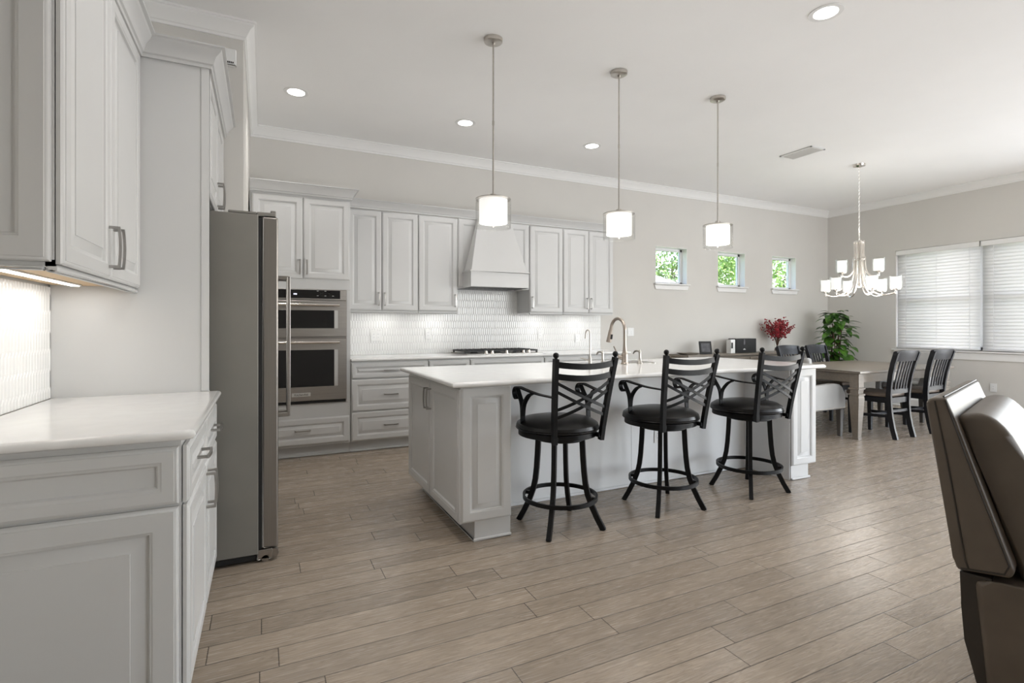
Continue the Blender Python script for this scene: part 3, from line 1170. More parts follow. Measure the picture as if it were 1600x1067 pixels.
# ------------------------------------------------------------------ fridge
FY0, FY1 = 2.976, 3.845
t = thing('refrigerator', 'dark grey side-by-side refrigerator with tall bar handles', 'refrigerator', (-.35, 3.41, 0))
m = MB(); m.box(-.74, -.022, FY0, FY1, .045, 1.800, .004)
obj('body', m, SLATE, t)
m = MB(); m.box(-.70, -.03, FY0 + .02, FY1 - .02, .012, .045)
obj('base_grille', m, BLACK, t)
fmid = 3.41
for a, b, hy in ((FY0 + .002, fmid - .003, fmid - .045), (fmid + .003, FY1 - .002, fmid + .045)):
    m = MB(); m.box(-.006, .072, a, b, .068, 1.792, .010, 3)
    d = obj('door', m, FRDOOR, t)
    m = MB()
    m.box(.128, .148, hy - .012, hy + .012, .690, 1.520, .004, 2)
    for zz in (.700, 1.510):
        m.box(.070, .140, hy - .011, hy + .011, zz - .012, zz + .012, .003)
    obj('handle', m, STEEL, d)
m = MB(); m.box(-.022, -.006, FY0 + .008, FY1 - .008, .07, 1.785)
obj('door_gasket', m, BLACK, t)
for yy in (FY0 + .012, FY1 - .075):
    m = MB(); m.box(-.16, -.03, yy, yy + .063, 1.80, 1.815, .004); m.box(-.03, .062, yy, yy + .05, 1.793, 1.816, .005); m.box(.035, .062, yy + .004, yy + .046, 1.81, 1.828, .004)
    obj('hinge_cover', m, SLATE, t)
m = MB(); m.box(-.030, .045, FY0 + .004, FY0 + .055, .012, .066, .006, 2); m.tube([(.050, FY0 + .008, .038), (.050, FY0 + .05, .038)], .024, 12)
m.tube([(.01, FY0 + .004, .018), (.01, FY0 + .055, .018)], .018, 12)
obj('front_foot', m, STEEL, t)

# ------------------------------------------------------------------ island
IX0, IX1 = .985, 4.07         # door plane left, right face
IY0, IYB, IY1 = 2.735, 3.185, 3.845
t = thing('kitchen_island', 'large white kitchen island with panelled ends under a quartz top', 'kitchen island', (2.53, 3.3, 0))
m = MB()
m.box(IX0 + .022, 1.312, IY0 + .02, IYB + .02, .114, ZT - .002, .001)
m.box(3.776, IX1, IY0 + .02, IYB + .02, .114, ZT - .002, .001)
m.box(IX0 + .022, IX1, IYB + .02, IY1, .114, .60, .001)
m.box(IX0 + .022, 2.20, IYB + .02, IY1, .60, ZT - .002); m.box(3.14, IX1, IYB + .02, IY1, .60, ZT - .002)
m.box(2.20, 3.14, IYB + .02, 3.46, .60, ZT - .002); m.box(2.20, 3.14, 3.83, IY1, .60, ZT - .002)
obj('carcass', m, WHITE, t)
m = MB()
m.box(1.085, 1.300, IY0 + .016, IYB - .001, 0, .114); m.box(3.777, 3.985, IY0 + .016, IYB - .001, 0, .114)
m.box(1.085, 3.985, IYB + .0205, IY1 - .07, 0, .114)
m.box(1.072, 1.313, IY0 + .003, IY0 + .018, 0, .018, .005); m.box(3.776, 4.0, IY0 + .003, IY0 + .018, 0, .018, .005)
m.box(1.072, 1.087, IY0 + .006, IY1 - .06, 0, .018, .005)
m.box(1.300, 1.3115, IY0 + .018, IYB - .001, 0, .114)
obj('toe_kick', m, WHITE, t)
m = MB(); m.box(1.312, 3.776, IYB, IYB + .0195, 0, ZT - .002)
for a in (2.545,):
    m.box(a - .002, a + .002, IYB - .002, IYB, .02, ZT - .004)
m.box(1.312, 3.776, IYB - .012, IYB, 0, .020, .004)
m.box(3.770, 3.776, IY0 + .024, IYB, .0, ZT - .002)
obj('back_panel', m, ISLBACK, t)
for a, b in ((IX0 + .012, 1.312), (3.776, IX1)):
    m = MB(); m.panel((a, IY0 + .02, .114), X, Z, -Y, b - a, ZT - .002 - .114, door_prof(.020, .062, .028))
    obj('end_panel', m, WHITE, t)
for ya, yb, hs in ((IY0 + .010, 3.290, 1), (3.294, IY1 - .004, -1)):
    w = yb - ya
    # doors face -X
    add_door(t, (IX0 + .022, yb, .112), -Y, Z, -X, w, ZT - .128, (.030 if hs > 0 else w - .030, ZT - .128 - .115), prof=recess_prof(.022, .062))
for a, b in ((IY0 + .03, 3.29), (3.294, IY1 - .01)):
    m = MB(); m.panel((IX1, a, .13), Y, Z, X, b - a, .74, door_prof(.016, .062, .028))
    obj('end_panel', m, WHITE, t)
for k in range(4):
    a = 1.03 + k * .755
    m = MB(); m.panel((a + .74, IY1, .13), -X, Z, Y, .735, .73, door_prof(.020, .06, .03))
    obj('door', m, WHITE, t)
slab(sort4(.930, 4.105, 2.680, 3.885), hole=(2.28, 3.06, 3.475, 3.815), label='large white quartz island top with polished rounded edge')
wall_plate('wall_outlet', 'white outlet low on the island back panel behind the middle stool', 'outlet', (2.80, IYB, .365), X, -Y)

# sink
t = thing('kitchen_sink', 'stainless undermount sink set in the island top behind the faucet', 'sink', (2.67, 3.645, .65))
m = MB()
m.box(2.27, 3.07, 3.465, 3.475, .66, .882); m.box(2.27, 3.07, 3.815, 3.825, .66, .882)
m.box(2.27, 2.28, 3.475, 3.815, .66, .882); m.box(3.06, 3.07, 3.475, 3.815, .66, .882); m.box(2.27, 3.07, 3.465, 3.825, .65, .66)
obj('basin', m, STEEL, t)
m = MB(); m.lathe([(0, .660), (.045, .660), (.045, .663), (.03, .664), (0, .662)], 20, (2.67, 3.645, 0))
obj('drain', m, CHROME, t)

# faucet
fx, fy = 2.665, 3.42
t = thing('kitchen_faucet', 'tall gooseneck pull-down faucet in warm nickel on the island', 'faucet', (fx, fy, .914))
m = MB(); m.lathe([(0, .9145), (.034, .9145), (.033, .922), (.027, .928), (.026, .985), (.028, .990), (.026, 1.0), (.020, 1.010), (.0155, 1.05), (.014, 1.08)], 24, (fx, fy, 0))
obj('body', m, FAUCET, t)
m = MB()
pts = [Vector((fx, fy, 1.07)), Vector((fx, fy, 1.12)), Vector((fx, fy, 1.17))] + arc((fx, fy + .092, 1.195), .092, PI, .12, 16, Y, Z) + [Vector((fx, fy + .195, 1.175))]
m.tube(pts, [.0135] * (len(pts) - 3) + [.014, .015, .016], 14)
obj('spout', m, FAUCET, t)
m = MB()
m.tube([(fx, fy + .192, 1.19), (fx, fy + .200, 1.155), (fx, fy + .210, 1.12), (fx, fy + .217, 1.09)], [.016, .0185, .021, .023], 16)
sh = obj('spray_head', m, FAUCET, t)
m = MB(); m.tube([(fx + .006, fy + .185, 1.155), (fx + .006, fy + .193, 1.115)], .011, 8)
obj('spray_button', m, BLACK, sh)
m = MB(); m.tube([(fx, fy, .965), (fx - .03, fy + .02, .970), (fx - .045, fy + .03, .975)], [.016, .018, .014], 12)
m.tube([(fx - .04, fy + .028, .975), (fx - .055, fy + .045, 1.02), (fx - .065, fy + .06, 1.06)], [.007, .006, .005], 10)
obj('lever', m, FAUCET, t)

# filtered-water tap
wx, wy = 2.325, 3.42
t = thing('water_filter_tap', 'slim nickel filtered-water tap left of the main faucet', 'faucet', (wx, wy, .914))
m = MB(); m.lathe([(0, .9145), (.022, .9145), (.021, .920), (.014, .926), (.012, .97), (.007, .98), (.006, 1.0)], 18, (wx, wy, 0))
obj('body', m, NICKEL, t)
m = MB()
m.tube([Vector((wx, wy, .99)), Vector((wx, wy, 1.12))] + arc((wx, wy + .03, 1.165), .03, PI, .1, 10, Y, Z) + [Vector((wx, wy + .066, 1.125))], .006, 10)
obj('spout', m, NICKEL, t)
m = MB(); m.tube([(wx, wy, .955), (wx - .03, wy + .02, .962), (wx - .07, wy + .03, .975)], [.007, .006, .005], 8)
obj('lever', m, NICKEL, t)


def soap(xx, label):
    t = thing('soap_dispenser', label, 'soap dispenser', (xx, 3.42, .914), 'soap dispensers beside the faucet')
    m = MB(); m.lathe([(0, .9145), (.024, .9145), (.023, .919), (.016, .935), (.011, .955), (.0095, .985), (.011, 1.0), (.011, 1.015), (.006, 1.02), (.006, 1.028), (0, 1.03)], 18, (xx, 3.42, 0))
    obj('body', m, NICKEL, t)
    m = MB(); m.tube(smoothpath([(xx, 3.42, 1.012), (xx, 3.455, 1.018), (xx, 3.485, 1.012), (xx, 3.505, .992)], 4), [.008] * 9 + [.007, .007, .006, .006], 10)
    obj('nozzle', m, NICKEL, t)


soap(2.447, 'nickel soap dispenser between the filter tap and the main faucet')
soap(2.82, 'nickel soap dispenser right of the main faucet')
m = MB(); m.lathe([(0, .9145), (.02, .9145), (.02, .9185), (.016, .9205), (0, .9205)], 18, (2.965, 3.42, 0))
tag(obj('air_switch_button', m, NICKEL), 'flat round nickel button on island top right of the soap dispenser', 'button')


# ------------------------------------------------------------------ bar stools (facing +Y, centre at origin)
def make_stool(label, loc):
    t = thing('bar_stool', label, 'bar stool', (0, 0, 0), 'black swivel bar stools at the island')
    P = lambda mb, name, mat, par=t: obj(name, mb, mat, par, local=True)
    m = MB(); m.lathe([(0, .592), (.236, .592), (.251, .600), (.256, .614), (.250, .632), (.216, .654), (.145, .668), (.06, .673), (0, .673)], 40, (-.010, .016, 0))
    st = P(m, 'seat', BLKLEATH)
    m = MB(); m.tube([(math.cos(a) * .254 - .010, math.sin(a) * .254 + .016, .604) for a in [2 * PI * k / 40 for k in range(40)]], .004, 6, closed=True)
    P(m, 'piping', BLKLEATH, st)
    m = MB(); m.lathe([(.218, .562), (.242, .562), (.242, .592), (.218, .592)], 40, (-.010, .016, 0), closed=True)
    m.box(-.230, .21, -.02, .02, .565, .575); m.box(-.02, .02, -.21, .245, .565, .575)
    P(m, 'seat_ring', BLKMETAL)
    m = MB(); m.lathe([(0, .532), (.150, .532), (.158, .538), (.158, .556), (.15, .561), (0, .561)], 28)
    P(m, 'swivel_plate', BLKMETAL)
    for k in range(4):
        a = PI / 4 + k * PI / 2
        c, s = math.cos(a), math.sin(a)
        prof = [(.138, .545), (.143, .44), (.150, .34), (.158, .27), (.172, .205), (.196, .14), (.230, .068), (.268, .0)]
        m = MB(); m.bar([(c * r, s * r, z) for r, z in prof], .032, .026, (-s, c, 0))
        P(m, 'leg', BLKMETAL)
    m = MB()
    rg = [(math.cos(a) * .225, math.sin(a) * .225, .180) for a in [2 * PI * k / 48 for k in range(48)]]
    m.bar(rg, .012, .024, (0, 0, 1), closed=True)
    for k in range(4):
        a = PI / 4 + k * PI / 2
        m.bar([(math.cos(a) * .176, math.sin(a) * .176, .180), (math.cos(a) * .222, math.sin(a) * .222, .180)], .02, .02, (0, 0, 1))
    P(m, 'foot_ring', BLKMETAL)
    post = lambda s_, z: Vector((s_ * (.160 + .040 * (z - .56) / .48), -.205 - .085 * ((z - .56) / .48) ** 1.2 if z > .56 else -.205, z))
    for s_ in (-1, 1):
        m = MB(); m.bar([post(s_, z) for z in (.550, .62, .70, .78, .86, .94, 1.042)], .030, .026, (1, 0, 0))
        m.box(s_ * .15 - .012, s_ * .15 + .012, -.215, -.16, .566, .588)
        p = P(m, 'back_post', BLKMETAL)
        m = MB(); q = post(s_, 1.042); m.lathe([(0, 0), (.010, 0), (.008, .006)], 10, tuple(q)); m.sphere((q.x, q.y, q.z + .020), .017, 14)
        P(m, 'finial', BLKMETAL, p)

    def across(z0, z1, bow, n=10, f0=0.0, f1=1.0, sag=0.0):
        a, b = post(-1, z0), post(1, z1)
        out = []
        for i in range(n + 1):
            k = f0 + (f1 - f0) * i / n
            p = a.lerp(b, k)
            p.y -= bow * 4 * k * (1 - k)
            p.z -= sag * 4 * k * (1 - k)
            out.append(p)
        return out
    for zz, ww in ((1.012, .034), (.945, .034)):
        m = MB(); m.bar(across(zz, zz, .034, sag=.016), .010, ww, (0, 0, 1))
        P(m, 'back_rail', BLKMETAL)
    for za, zb in ((.912, .745), (.862, .700), (.745, .912), (.700, .862)):
        m = MB(); pts = across(za, zb, .036 if za > zb else .028, sag=.010)
        m.tube(pts, 1.0, sect=[(-.003, -.0085), (.003, -.0085), (.003, .0085), (-.003, .0085)], up=(0, 0, 1))
        P(m, 'lattice_bar', BLKMETAL)
    for s_ in (-1, 1):
        q = post(s_, .825)
        pts = smoothpath([(q.x, q.y, .822), (s_ * .212, -.10, .828), (s_ * .228, .03, .842), (s_ * .232, .10, .850), (s_ * .232, .145, .842), (s_ * .232, .166, .815), (s_ * .232, .155, .785), (s_ * .232, .130, .775), (s_ * .232, .112, .790)], 5)
        m = MB(); m.tube(pts, 1.0, sect=[(-.003, -.016), (.003, -.016), (.003, .016), (-.003, .016)]if False else [(-.0155, -.0035), (.0155, -.0035), (.0155, .0035), (-.0155, .0035)], up=(0, .001, 1)) if False else m.bar(pts, .007, .031, (1, 0, 0))
        ar = P(m, 'armrest', BLKMETAL)
        m = MB()
        st_ = [(s_ * .222, .035, .570), (s_ * .236, .04, .62), (s_ * .236, .045, .70), (s_ * .234, .06, .755), (s_ * .232, .095, .80), (s_ * .231, .125, .838)]
        m.bar(smoothpath(st_, 4), .010, .028, (1, 0, 0))
        m.bar(smoothpath([(s_ * .236, .043, .68), (s_ * .234, .03, .75), (s_ * .230, -.015, .805), (s_ * .224, -.055, .826)], 4), .010, .028, (1, 0, 0))
        P(m, 'arm_support', BLKMETAL, ar)
    t.location = loc
    return t


st0 = make_stool('black metal bar stool nearest the island end with cabinet doors', (1.652, 2.755, 0))
dup(st0, (2.473, 2.757, 0), R(-4), 'black metal bar stool in the middle of the three at the island')
dup(st0, (3.300, 2.748, 0), R(-2), 'black metal bar stool nearest the dining table')


# ------------------------------------------------------------------ pendants
def make_pendant(label, x):
    y = 3.305
    t = thing('pendant_light', label, 'pendant light', (x, y, 0), 'pendant lights over the island')
    m = MB(); m.lathe([(0, ZC - .030), (.050, ZC - .030), (.064, ZC - .022), (.066, ZC - .002), (0, ZC - .002)], 28, (x, y, 0))
    m.lathe([(.012, ZC - .045), (.012, ZC - .028)], 12, (x, y, 0))
    obj('canopy', m, NICKEL, t)
    m = MB(); m.tube([(x, y, ZC - .04), (x, y, 2.135)], .006, 10); m.tube([(x, y, 2.62), (x, y, 2.65)], .008, 10)
    obj('stem', m, NICKEL, t)
    m = MB(); m.lathe([(0, 2.145), (.022, 2.14), (.030, 2.118), (.098, 2.112), (.123, 2.108), (.123, 2.102), (.0, 2.102)], 32, (x, y, 0))
    obj('top_cap', m, NICKEL, t)
    m = MB(); m.lathe([(0, 1.938), (.094, 1.938), (.098, 1.943), (.098, 2.100), (.0, 2.100)], 36, (x, y, 0))
    obj('opal_shade', m, SHADEW, t)
    m = MB(); m.lathe([(.121, 1.905), (.123, 1.903), (.1235, 1.905), (.1235, 2.101), (.1205, 2.101), (.1205, 1.905)], 40, (x, y, 0), closed=True)
    m.lathe([(0, 1.912), (.1205, 1.912), (.1205, 1.909), (0, 1.909)], 36, (x, y, 0))
    obj('glass_drum', m, CLEAR, t)
    m = MB(); m.sphere((x, y, 1.921), .009, 12)
    obj('bottom_knob', m, CHROME, t)
    light('POINT', 'pendant_glow', (x, y, 1.81), 6.5, (1, .965, .92), shadow_soft_size=.09)
    return t


make_pendant('left pendant lamp over the island, in front of the range hood', 1.443)
make_pendant('middle pendant lamp over the island, at right end of the upper cabinets', 2.519)
make_pendant('right pendant lamp over the island, above the middle small window', 3.582)


# ------------------------------------------------------------------ recessed lights, vent
def can(x, y, label, power=36):
    t = thing('recessed_light', label, 'ceiling light', (x, y, ZC), 'recessed ceiling lights')
    m = MB(); m.lathe([(.070, ZC - .004), (.098, ZC - .004), (.100, ZC - .001), (.070, ZC - .001)], 32, (x, y, 0), closed=True)
    obj('trim_ring', m, PLATE, t)
    m = MB(); m.lathe([(0, ZC - .003), (.070, ZC - .003), (.070, ZC - .001), (0, ZC - .001)], 32, (x, y, 0))
    obj('lens', m, LED, t)
    light('SPOT', 'can_beam', (x, y, ZC - .02), power, (1, .972, .94), spot_size=R(125), spot_blend=.8, shadow_soft_size=.07)


can(.255, 4.78, 'recessed ceiling light nearest the pantry wall, above the oven', 22)
can(1.79, 4.785, 'recessed ceiling light between the left and oven-side lights, above the cooktop', 22)
can(3.283, 4.79, 'recessed ceiling light left of the middle pendant, above back counter', 22)
can(3.23, 2.11, 'large recessed ceiling light at top edge, nearest the camera')
can(.27, 2.11, 'recessed ceiling light above the aisle, between fridge and camera', 42)
can(1.75, 2.11, 'recessed ceiling light above the near end of the island, ahead of the back row')

t = thing('ceiling_vent', 'white rectangular air vent on the ceiling left of the chandelier', 'vent', (5.58, 3.92, ZC))
m = MB()
vx0, vx1, vy0, vy1 = 5.46, 5.70, 3.73, 4.12
m.box(vx0, vx1, vy0, vy0 + .02, ZC - .012, ZC - .001, .002); m.box(vx0, vx1, vy1 - .02, vy1, ZC - .012, ZC - .001, .002)
m.box(vx0, vx0 + .02, vy0, vy1, ZC - .012, ZC - .001, .002); m.box(vx1 - .02, vx1, vy0, vy1, ZC - .012, ZC - .001, .002)
obj('frame', m, PLATE, t)
m = MB()
for k in range(8):
    xx = vx0 + .03 + k * .0255
    m.fbox((xx, vy0 + .02, ZC - .006), Vector((.8, 0, -.6)), Y, Vector((.6, 0, .8)), -.011, .011, 0, vy1 - vy0 - .04, -.001, .001)
obj('louvers', m, PLATE, t, smooth=0)
m = MB(); m.box(vx0 + .02, vx1 - .02, vy0 + .02, vy1 - .02, ZC - .0016, ZC - .0006)
obj('duct', m, TERRA, t, smooth=0)

# ------------------------------------------------------------------ chandelier
cx, cy = 6.63, 3.91
t = thing('chandelier', 'nine-light polished nickel chandelier hanging over the dining table', 'chandelier', (cx, cy, 0))
m = MB(); m.lathe([(0, ZC - .035), (.03, ZC - .033), (.065, ZC - .022), (.07, ZC - .002), (0, ZC - .002)], 28, (cx, cy, 0))
obj('canopy', m, CHROME, t)
m = MB()
zz = ZC - .036
k = 0
while zz > 2.295:
    a = X if k % 2 else Y
    m.tube([Vector((cx, cy, zz - .014)) + a * (.007 * math.cos(q)) + Z * (.014 * math.sin(q)) for q in [2 * PI * i / 10 for i in range(10)]], .0022, 5, closed=True)
    zz -= .0235
    k += 1
obj('chain', m, CHROME, t)
m = MB()
m.lathe([(0, 2.25), (.062, 2.25), (.062, 2.262), (.02, 2.264), (.012, 2.29), (0, 2.295)], 20, (cx, cy, 0))
m.lathe([(0, 1.73), (.012, 1.70), (.026, 1.71), (.026, 1.74), (.018, 1.76), (.018, 2.25), (0, 2.25)], 16, (cx, cy, 0))
m.lathe([(0, 2.04), (.068, 2.04), (.068, 2.052), (0, 2.052)], 20, (cx, cy, 0))
obj('column', m, CHROME, t)
TH = math.atan2(cy, cx)


def chand_arm(ang, lower):
    c, s = math.cos(ang), math.sin(ang)
    if lower:
        prof = [(.048, 2.275), (.047, 2.10), (.052, 1.95), (.070, 1.80), (.115, 1.685), (.19, 1.620), (.27, 1.602), (.365, 1.622)]
        R0, zb = .365, 1.665
    else:
        prof = [(.064, 2.075), (.066, 1.98), (.080, 1.90), (.125, 1.845), (.17, 1.835), (.215, 1.842)]
        R0, zb = .215, 1.885
    m = MB()
    m.tube(smoothpath([(cx + c * r, cy + s * r, z) for r, z in prof], 4), 1.0, sect=[(-.011, -.005), (.011, -.005), (.011, .005), (-.011, .005)], up=(-s, c, 0)) if False else m.tube(smoothpath([(cx + c * r, cy + s * r, z) for r, z in prof], 4), .0095, 8)
    x, y = cx + c * R0, cy + s * R0
    m.lathe([(0, zb - .06), (.010, zb - .055), (.012, zb - .03), (.006, zb - .02), (.030, zb - .012), (.050, zb - .006), (.050, zb), (0, zb)], 16, (x, y, 0))
    a = obj('arm', m, CHROME, t)
    m = MB(); m.lathe([(0, zb + .006), (.046, zb + .006), (.050, zb + .012), (.050, zb + .145), (.046, zb + .145), (.044, zb + .02), (0, zb + .018)], 24, (x, y, 0))
    obj('frosted_shade', m, SHADEC, a)
    m = MB(); m.lathe([(0, zb + .001), (.064, zb + .001), (.066, zb + .004), (.066, zb + .160), (.064, zb + .160), (.063, zb + .005), (0, zb + .005)], 28, (x, y, 0))
    obj('glass_sleeve', m, CLEAR, a)


for k in range(6):
    chand_arm(TH + R(20) + k * PI / 3, True)
for k in range(3):
    chand_arm(TH + R(4) + k * 2 * PI / 3, False)
light('POINT', 'chandelier_glow', (cx, cy, 1.52), 16, (1, .96, .91), shadow_soft_size=.3)
light('POINT', 'chandelier_glow_up', (cx, cy, 2.42), 2, (1, .96, .91), shadow_soft_size=.12)

# ------------------------------------------------------------------ dining table
DX0, DX1, DY0, DY1, DZ = 5.72, 7.60, 3.365, 4.555, .74
t = thing('dining_table', 'taupe wood dining table with square tapered legs under the chandelier', 'dining table', ((DX0 + DX1) / 2, (DY0 + DY1) / 2, 0))
m = MB(); m.box(DX0, DX1, DY0, DY1, DZ - .026, DZ, .006, 2)
obj('tabletop', m, TABLEW, t)
m = MB()
for (a, b, c, d) in ((DX0 + .05, DX1 - .05, DY0 + .045, DY0 + .068), (DX0 + .05, DX1 - .05, DY1 - .068, DY1 - .045), (DX0 + .045, DX0 + .068, DY0 + .05, DY1 - .05), (DX1 - .068, DX1 - .045, DY0 + .05, DY1 - .05)):
    m.box(a, b, c, d, DZ - .125, DZ - .0262, .002)
obj('apron', m, TABLEW, t)
for lx in (DX0 + .085, DX1 - .085):
    for ly in (DY0 + .085, DY1 - .085):
        m = MB()
        m.box(lx - .048, lx + .048, ly - .048, ly + .048, DZ - .180, DZ - .0262, .003)
        prof = [(.048, .560), (.058, .556), (.058, .544), (.046, .540), (.043, .500), (.056, .492), (.056, .478), (.048, .472), (.052, .440), (.030, .025), (.034, .02), (.034, 0)]
        rings = [[m.v((lx + sx * r, ly + sy * r, z)) for sx, sy in ((-1, -1), (1, -1), (1, 1), (-1, 1))] for r, z in prof]
        m.ring_faces(rings)
        obj('leg', m, TABLEW, t, smooth=20)


# dining side chair facing +Y, centre at origin
def make_chair(label, loc):
    t = thing('dining_chair', label, 'chair', (0, 0, 0), 'dark slat-back dining chairs')
    P = lambda mb, name, mat, par=t: obj(name, mb, mat, par, local=True)
    curve = [(-.262, 0), (-.232, .12), (-.210, .25), (-.200, .38), (-.200, .48), (-.208, .58), (-.225, .70), (-.252, .82), (-.290, .945)]

    def yat(z):
        for (y0, z0), (y1, z1) in zip(curve, curve[1:]):
            if z0 <= z <= z1:
                return y0 + (y1 - y0) * (z - z0) / (z1 - z0)
        return curve[-1][0]
    for s_ in (-1, 1):
        xs = lambda z: s_ * (.168 + .035 * max(0, z - .3) / .65)
        m = MB(); m.bar([(xs(z), y, z) for y, z in curve], .048, .028, (1, 0, 0))
        P(m, 'rear_leg', DKWOOD)
        m = MB()
        rings = []
        for r, z in ((.022, .44), (.022, .30), (.016, 0)):
            rings.append([m.v((s_ * .185 + a * r, .200 + b * r, z)) for a, b in ((-1, -1), (1, -1), (1, 1), (-1, 1))])
        m.ring_faces(rings)
        P(m, 'front_leg', DKWOOD)
    m = MB()
    pr = [(.003 - .020, 0)]
    n = 10
    rows = []
    for z in (.845, .87, .90, .93, .957):
        rows.append([(x_, yat(z) - .030 * (1 - (x_ / .21) ** 2) + .004, z + .010 * (1 - (x_ / .21) ** 2) * (z > .95)) for x_ in [-.212 + .424 * i / n for i in range(n + 1)]])
    fr = [[m.v((x_, y_ - .013, z_)) for x_, y_, z_ in r] for r in rows]
    bk = [[m.v((x_, y_ + .013, z_)) for x_, y_, z_ in r] for r in rows]
    for i in range(len(rows) - 1):
        for j in range(n):
            m.f([fr[i][j], fr[i][j + 1], fr[i + 1][j + 1], fr[i + 1][j]])
            m.f([bk[i][j], bk[i + 1][j], bk[i + 1][j + 1], bk[i][j + 1]])
        for j in (0, n):
            m.f([fr[i][j], fr[i + 1][j], bk[i + 1][j], bk[i][j]])
    for i in (0, len(rows) - 1):
        for j in range(n):
            m.f([fr[i][j], fr[i][j + 1], bk[i][j + 1], bk[i][j]])
    P(m, 'top_rail', DKWOOD)
    m = MB(); m.bar([(-.172, -.203, .515), (0, -.215, .515), (.172, -.203, .515)], .022, .05, (0, 0, 1))
    P(m, 'lower_rail', DKWOOD)
    for k in range(5):
        xx = (k - 2) * .052
        m = MB(); m.bar([(xx * (1 + .1 * (z - .5)), yat(z) - .012 - .014 * (1 - (xx / .2) ** 2) * (z - .5) / .4, z) for z in (.53, .60, .68, .76, .83, .87)], .010, .024, (1, 0, 0))
        P(m, 'slat', DKWOOD)
    m = MB()
    m.box(-.175, .175, .180, .202, .385, .445, .002); m.box(-.19, -.17, -.18, .19, .385, .445, .002); m.box(.17, .19, -.18, .19, .385, .445, .002); m.box(-.16, .16, -.205, -.185, .385, .445, .002)
    P(m, 'seat_frame', DKWOOD)
    m = MB(); m.prism([(-.185, -.175), (.185, -.175), (.225, .235), (-.225, .235)], (0, 0, .446), X, Y, Z, 0, .048, .018, 4)
    P(m, 'seat', SEATLEATH)
    m = MB()
    for s_ in (-1, 1):
        m.bar([(s_ * .172, -.205, .245), (s_ * .184, .19, .225)], .018, .03, (0, 0, 1))
    m.bar([(-.175, .0, .235), (.175, .0, .235)], .018, .028, (0, 0, 1))
    m.bar([(-.166, -.205, .30), (.166, -.205, .30)], .018, .028, (0, 0, 1))
    P(m, 'stretcher', DKWOOD)
    t.location = loc
    return t


CYN, CYF = 3.500, 4.47
ch = make_chair('dark slat-back dining chair at near side of table, beside the pale table leg', (6.30, CYN, 0))
dup(ch, (7.02, CYN, 0), 0, 'dark slat-back dining chair at near side of table, partly behind the recliner')
dup(ch, (6.46, CYF, 0), PI, 'dark slat-back dining chair at far side of table, in front of the red flowers')
dup(ch, (7.05, CYF, 0), PI, 'dark slat-back dining chair at far side of table, in front of the leafy plant')


# upholstered end chair facing +Y
def make_armchair(label, loc, rot):
    t = thing('upholstered_armchair', label, 'chair', (0, 0, 0), 'pale grey upholstered end chairs')
    P = lambda mb, name, mat, par=t: obj(name, mb, mat, par, local=True)
    m = MB(); m.prism([(-.285, .31), (-.205, .31), (-.225, .60), (-.265, .885), (-.345, .885), (-.315, .60)], (0, 0, 0), Y, Z, X, -.285, .285, .028, 4)
    P(m, 'backrest', ARMLEATH)
    for s_ in (-1, 1):
        m = MB(); poly = [(-.30, .305), (.285, .305), (.305, .33), (.305, .455), (.285, .50), (.235, .555), (.20, .585), (.10, .592), (-.28, .575)]
        a, b = (.215, .285) if s_ > 0 else (-.285, -.215)
        m.prism(poly, (0, 0, 0), Y, Z, X, a, b, .022, 4)
        ar = P(m, 'armrest', ARMLEATH)
        m = MB()
        for i in range(38):
            m.sphere((s_ * .286, -.285 + i * .0154, .322), .0055, 8, .8)
        P(m, 'nailhead_trim', NICKEL, ar)
    m = MB(); m.box(-.214, .214, -.20, .28, .305, .40, .01, 2)
    P(m, 'seat_base', ARMLEATH)
    m = MB(); m.box(-.212, .212, -.20, .295, .402, .485, .03, 4)
    P(m, 'seat_cushion', ARMLEATH)
    for s_ in (-1, 1):
        for yy, sp in ((.255, 0), (-.255, -.05)):
            m = MB()
            rings = [[m.v((s_ * .248 + a * r, yy + sp * q + b * r, z)) for a, b in ((-1, -1), (1, -1), (1, 1), (-1, 1))] for r, z, q in ((.027, .306, 0), (.018, 0, 1))]
            m.ring_faces(rings)
            P(m, 'leg', GREYWOOD)
    t.location = loc
    t.rotation_euler = (0, 0, rot)
    return t


ac = make_armchair('pale grey nailhead armchair at table end behind the island', (5.555, 3.885, 0), R(-90))
dup(ac, (7.80, 3.93, 0), R(90), 'pale grey nailhead armchair at far right end of the table, behind dark chairs')

# ------------------------------------------------------------------ sideboard and what stands on it
SX0, SX1, SY0, SZ = 5.26, 7.72, 5.37, .825
t = thing('sideboard', 'long grey-brown wood sideboard against the back wall under small windows', 'sideboard', ((SX0 + SX1) / 2, 5.56, 0))
m = MB(); m.box(SX0, SX1, SY0, YB - .03, SZ - .03, SZ, .004)
obj('top', m, SIDEW, t)
m = MB(); m.box(SX0 + .03, SX1 - .03, SY0 + .025, YB - .032, .12, SZ - .0302, .002)
obj('carcass', m, SIDEW, t)
for k in range(4):
    a = SX0 + .05 + k * .592
    add_door(t, (a, SY0 + .025, .56), X, Z, -Y, .58, .215, (.29, .11), name='drawer', mat=SIDEW, horiz=True, prof=recess_prof(.018, .035))
    add_door(t, (a, SY0 + .025, .15), X, Z, -Y, .58, .40, (.53 if k % 2 == 0 else .05, .33), mat=SIDEW, prof=recess_prof(.018, .05))
for a in (SX0 + .07, SX1 - .07):
    for b in (SY0 + .06, YB - .07):
        m = MB(); m.box(a - .03, a + .03, b - .03, b + .03, 0, .12, .003)
        obj('leg', m, SIDEW, t)

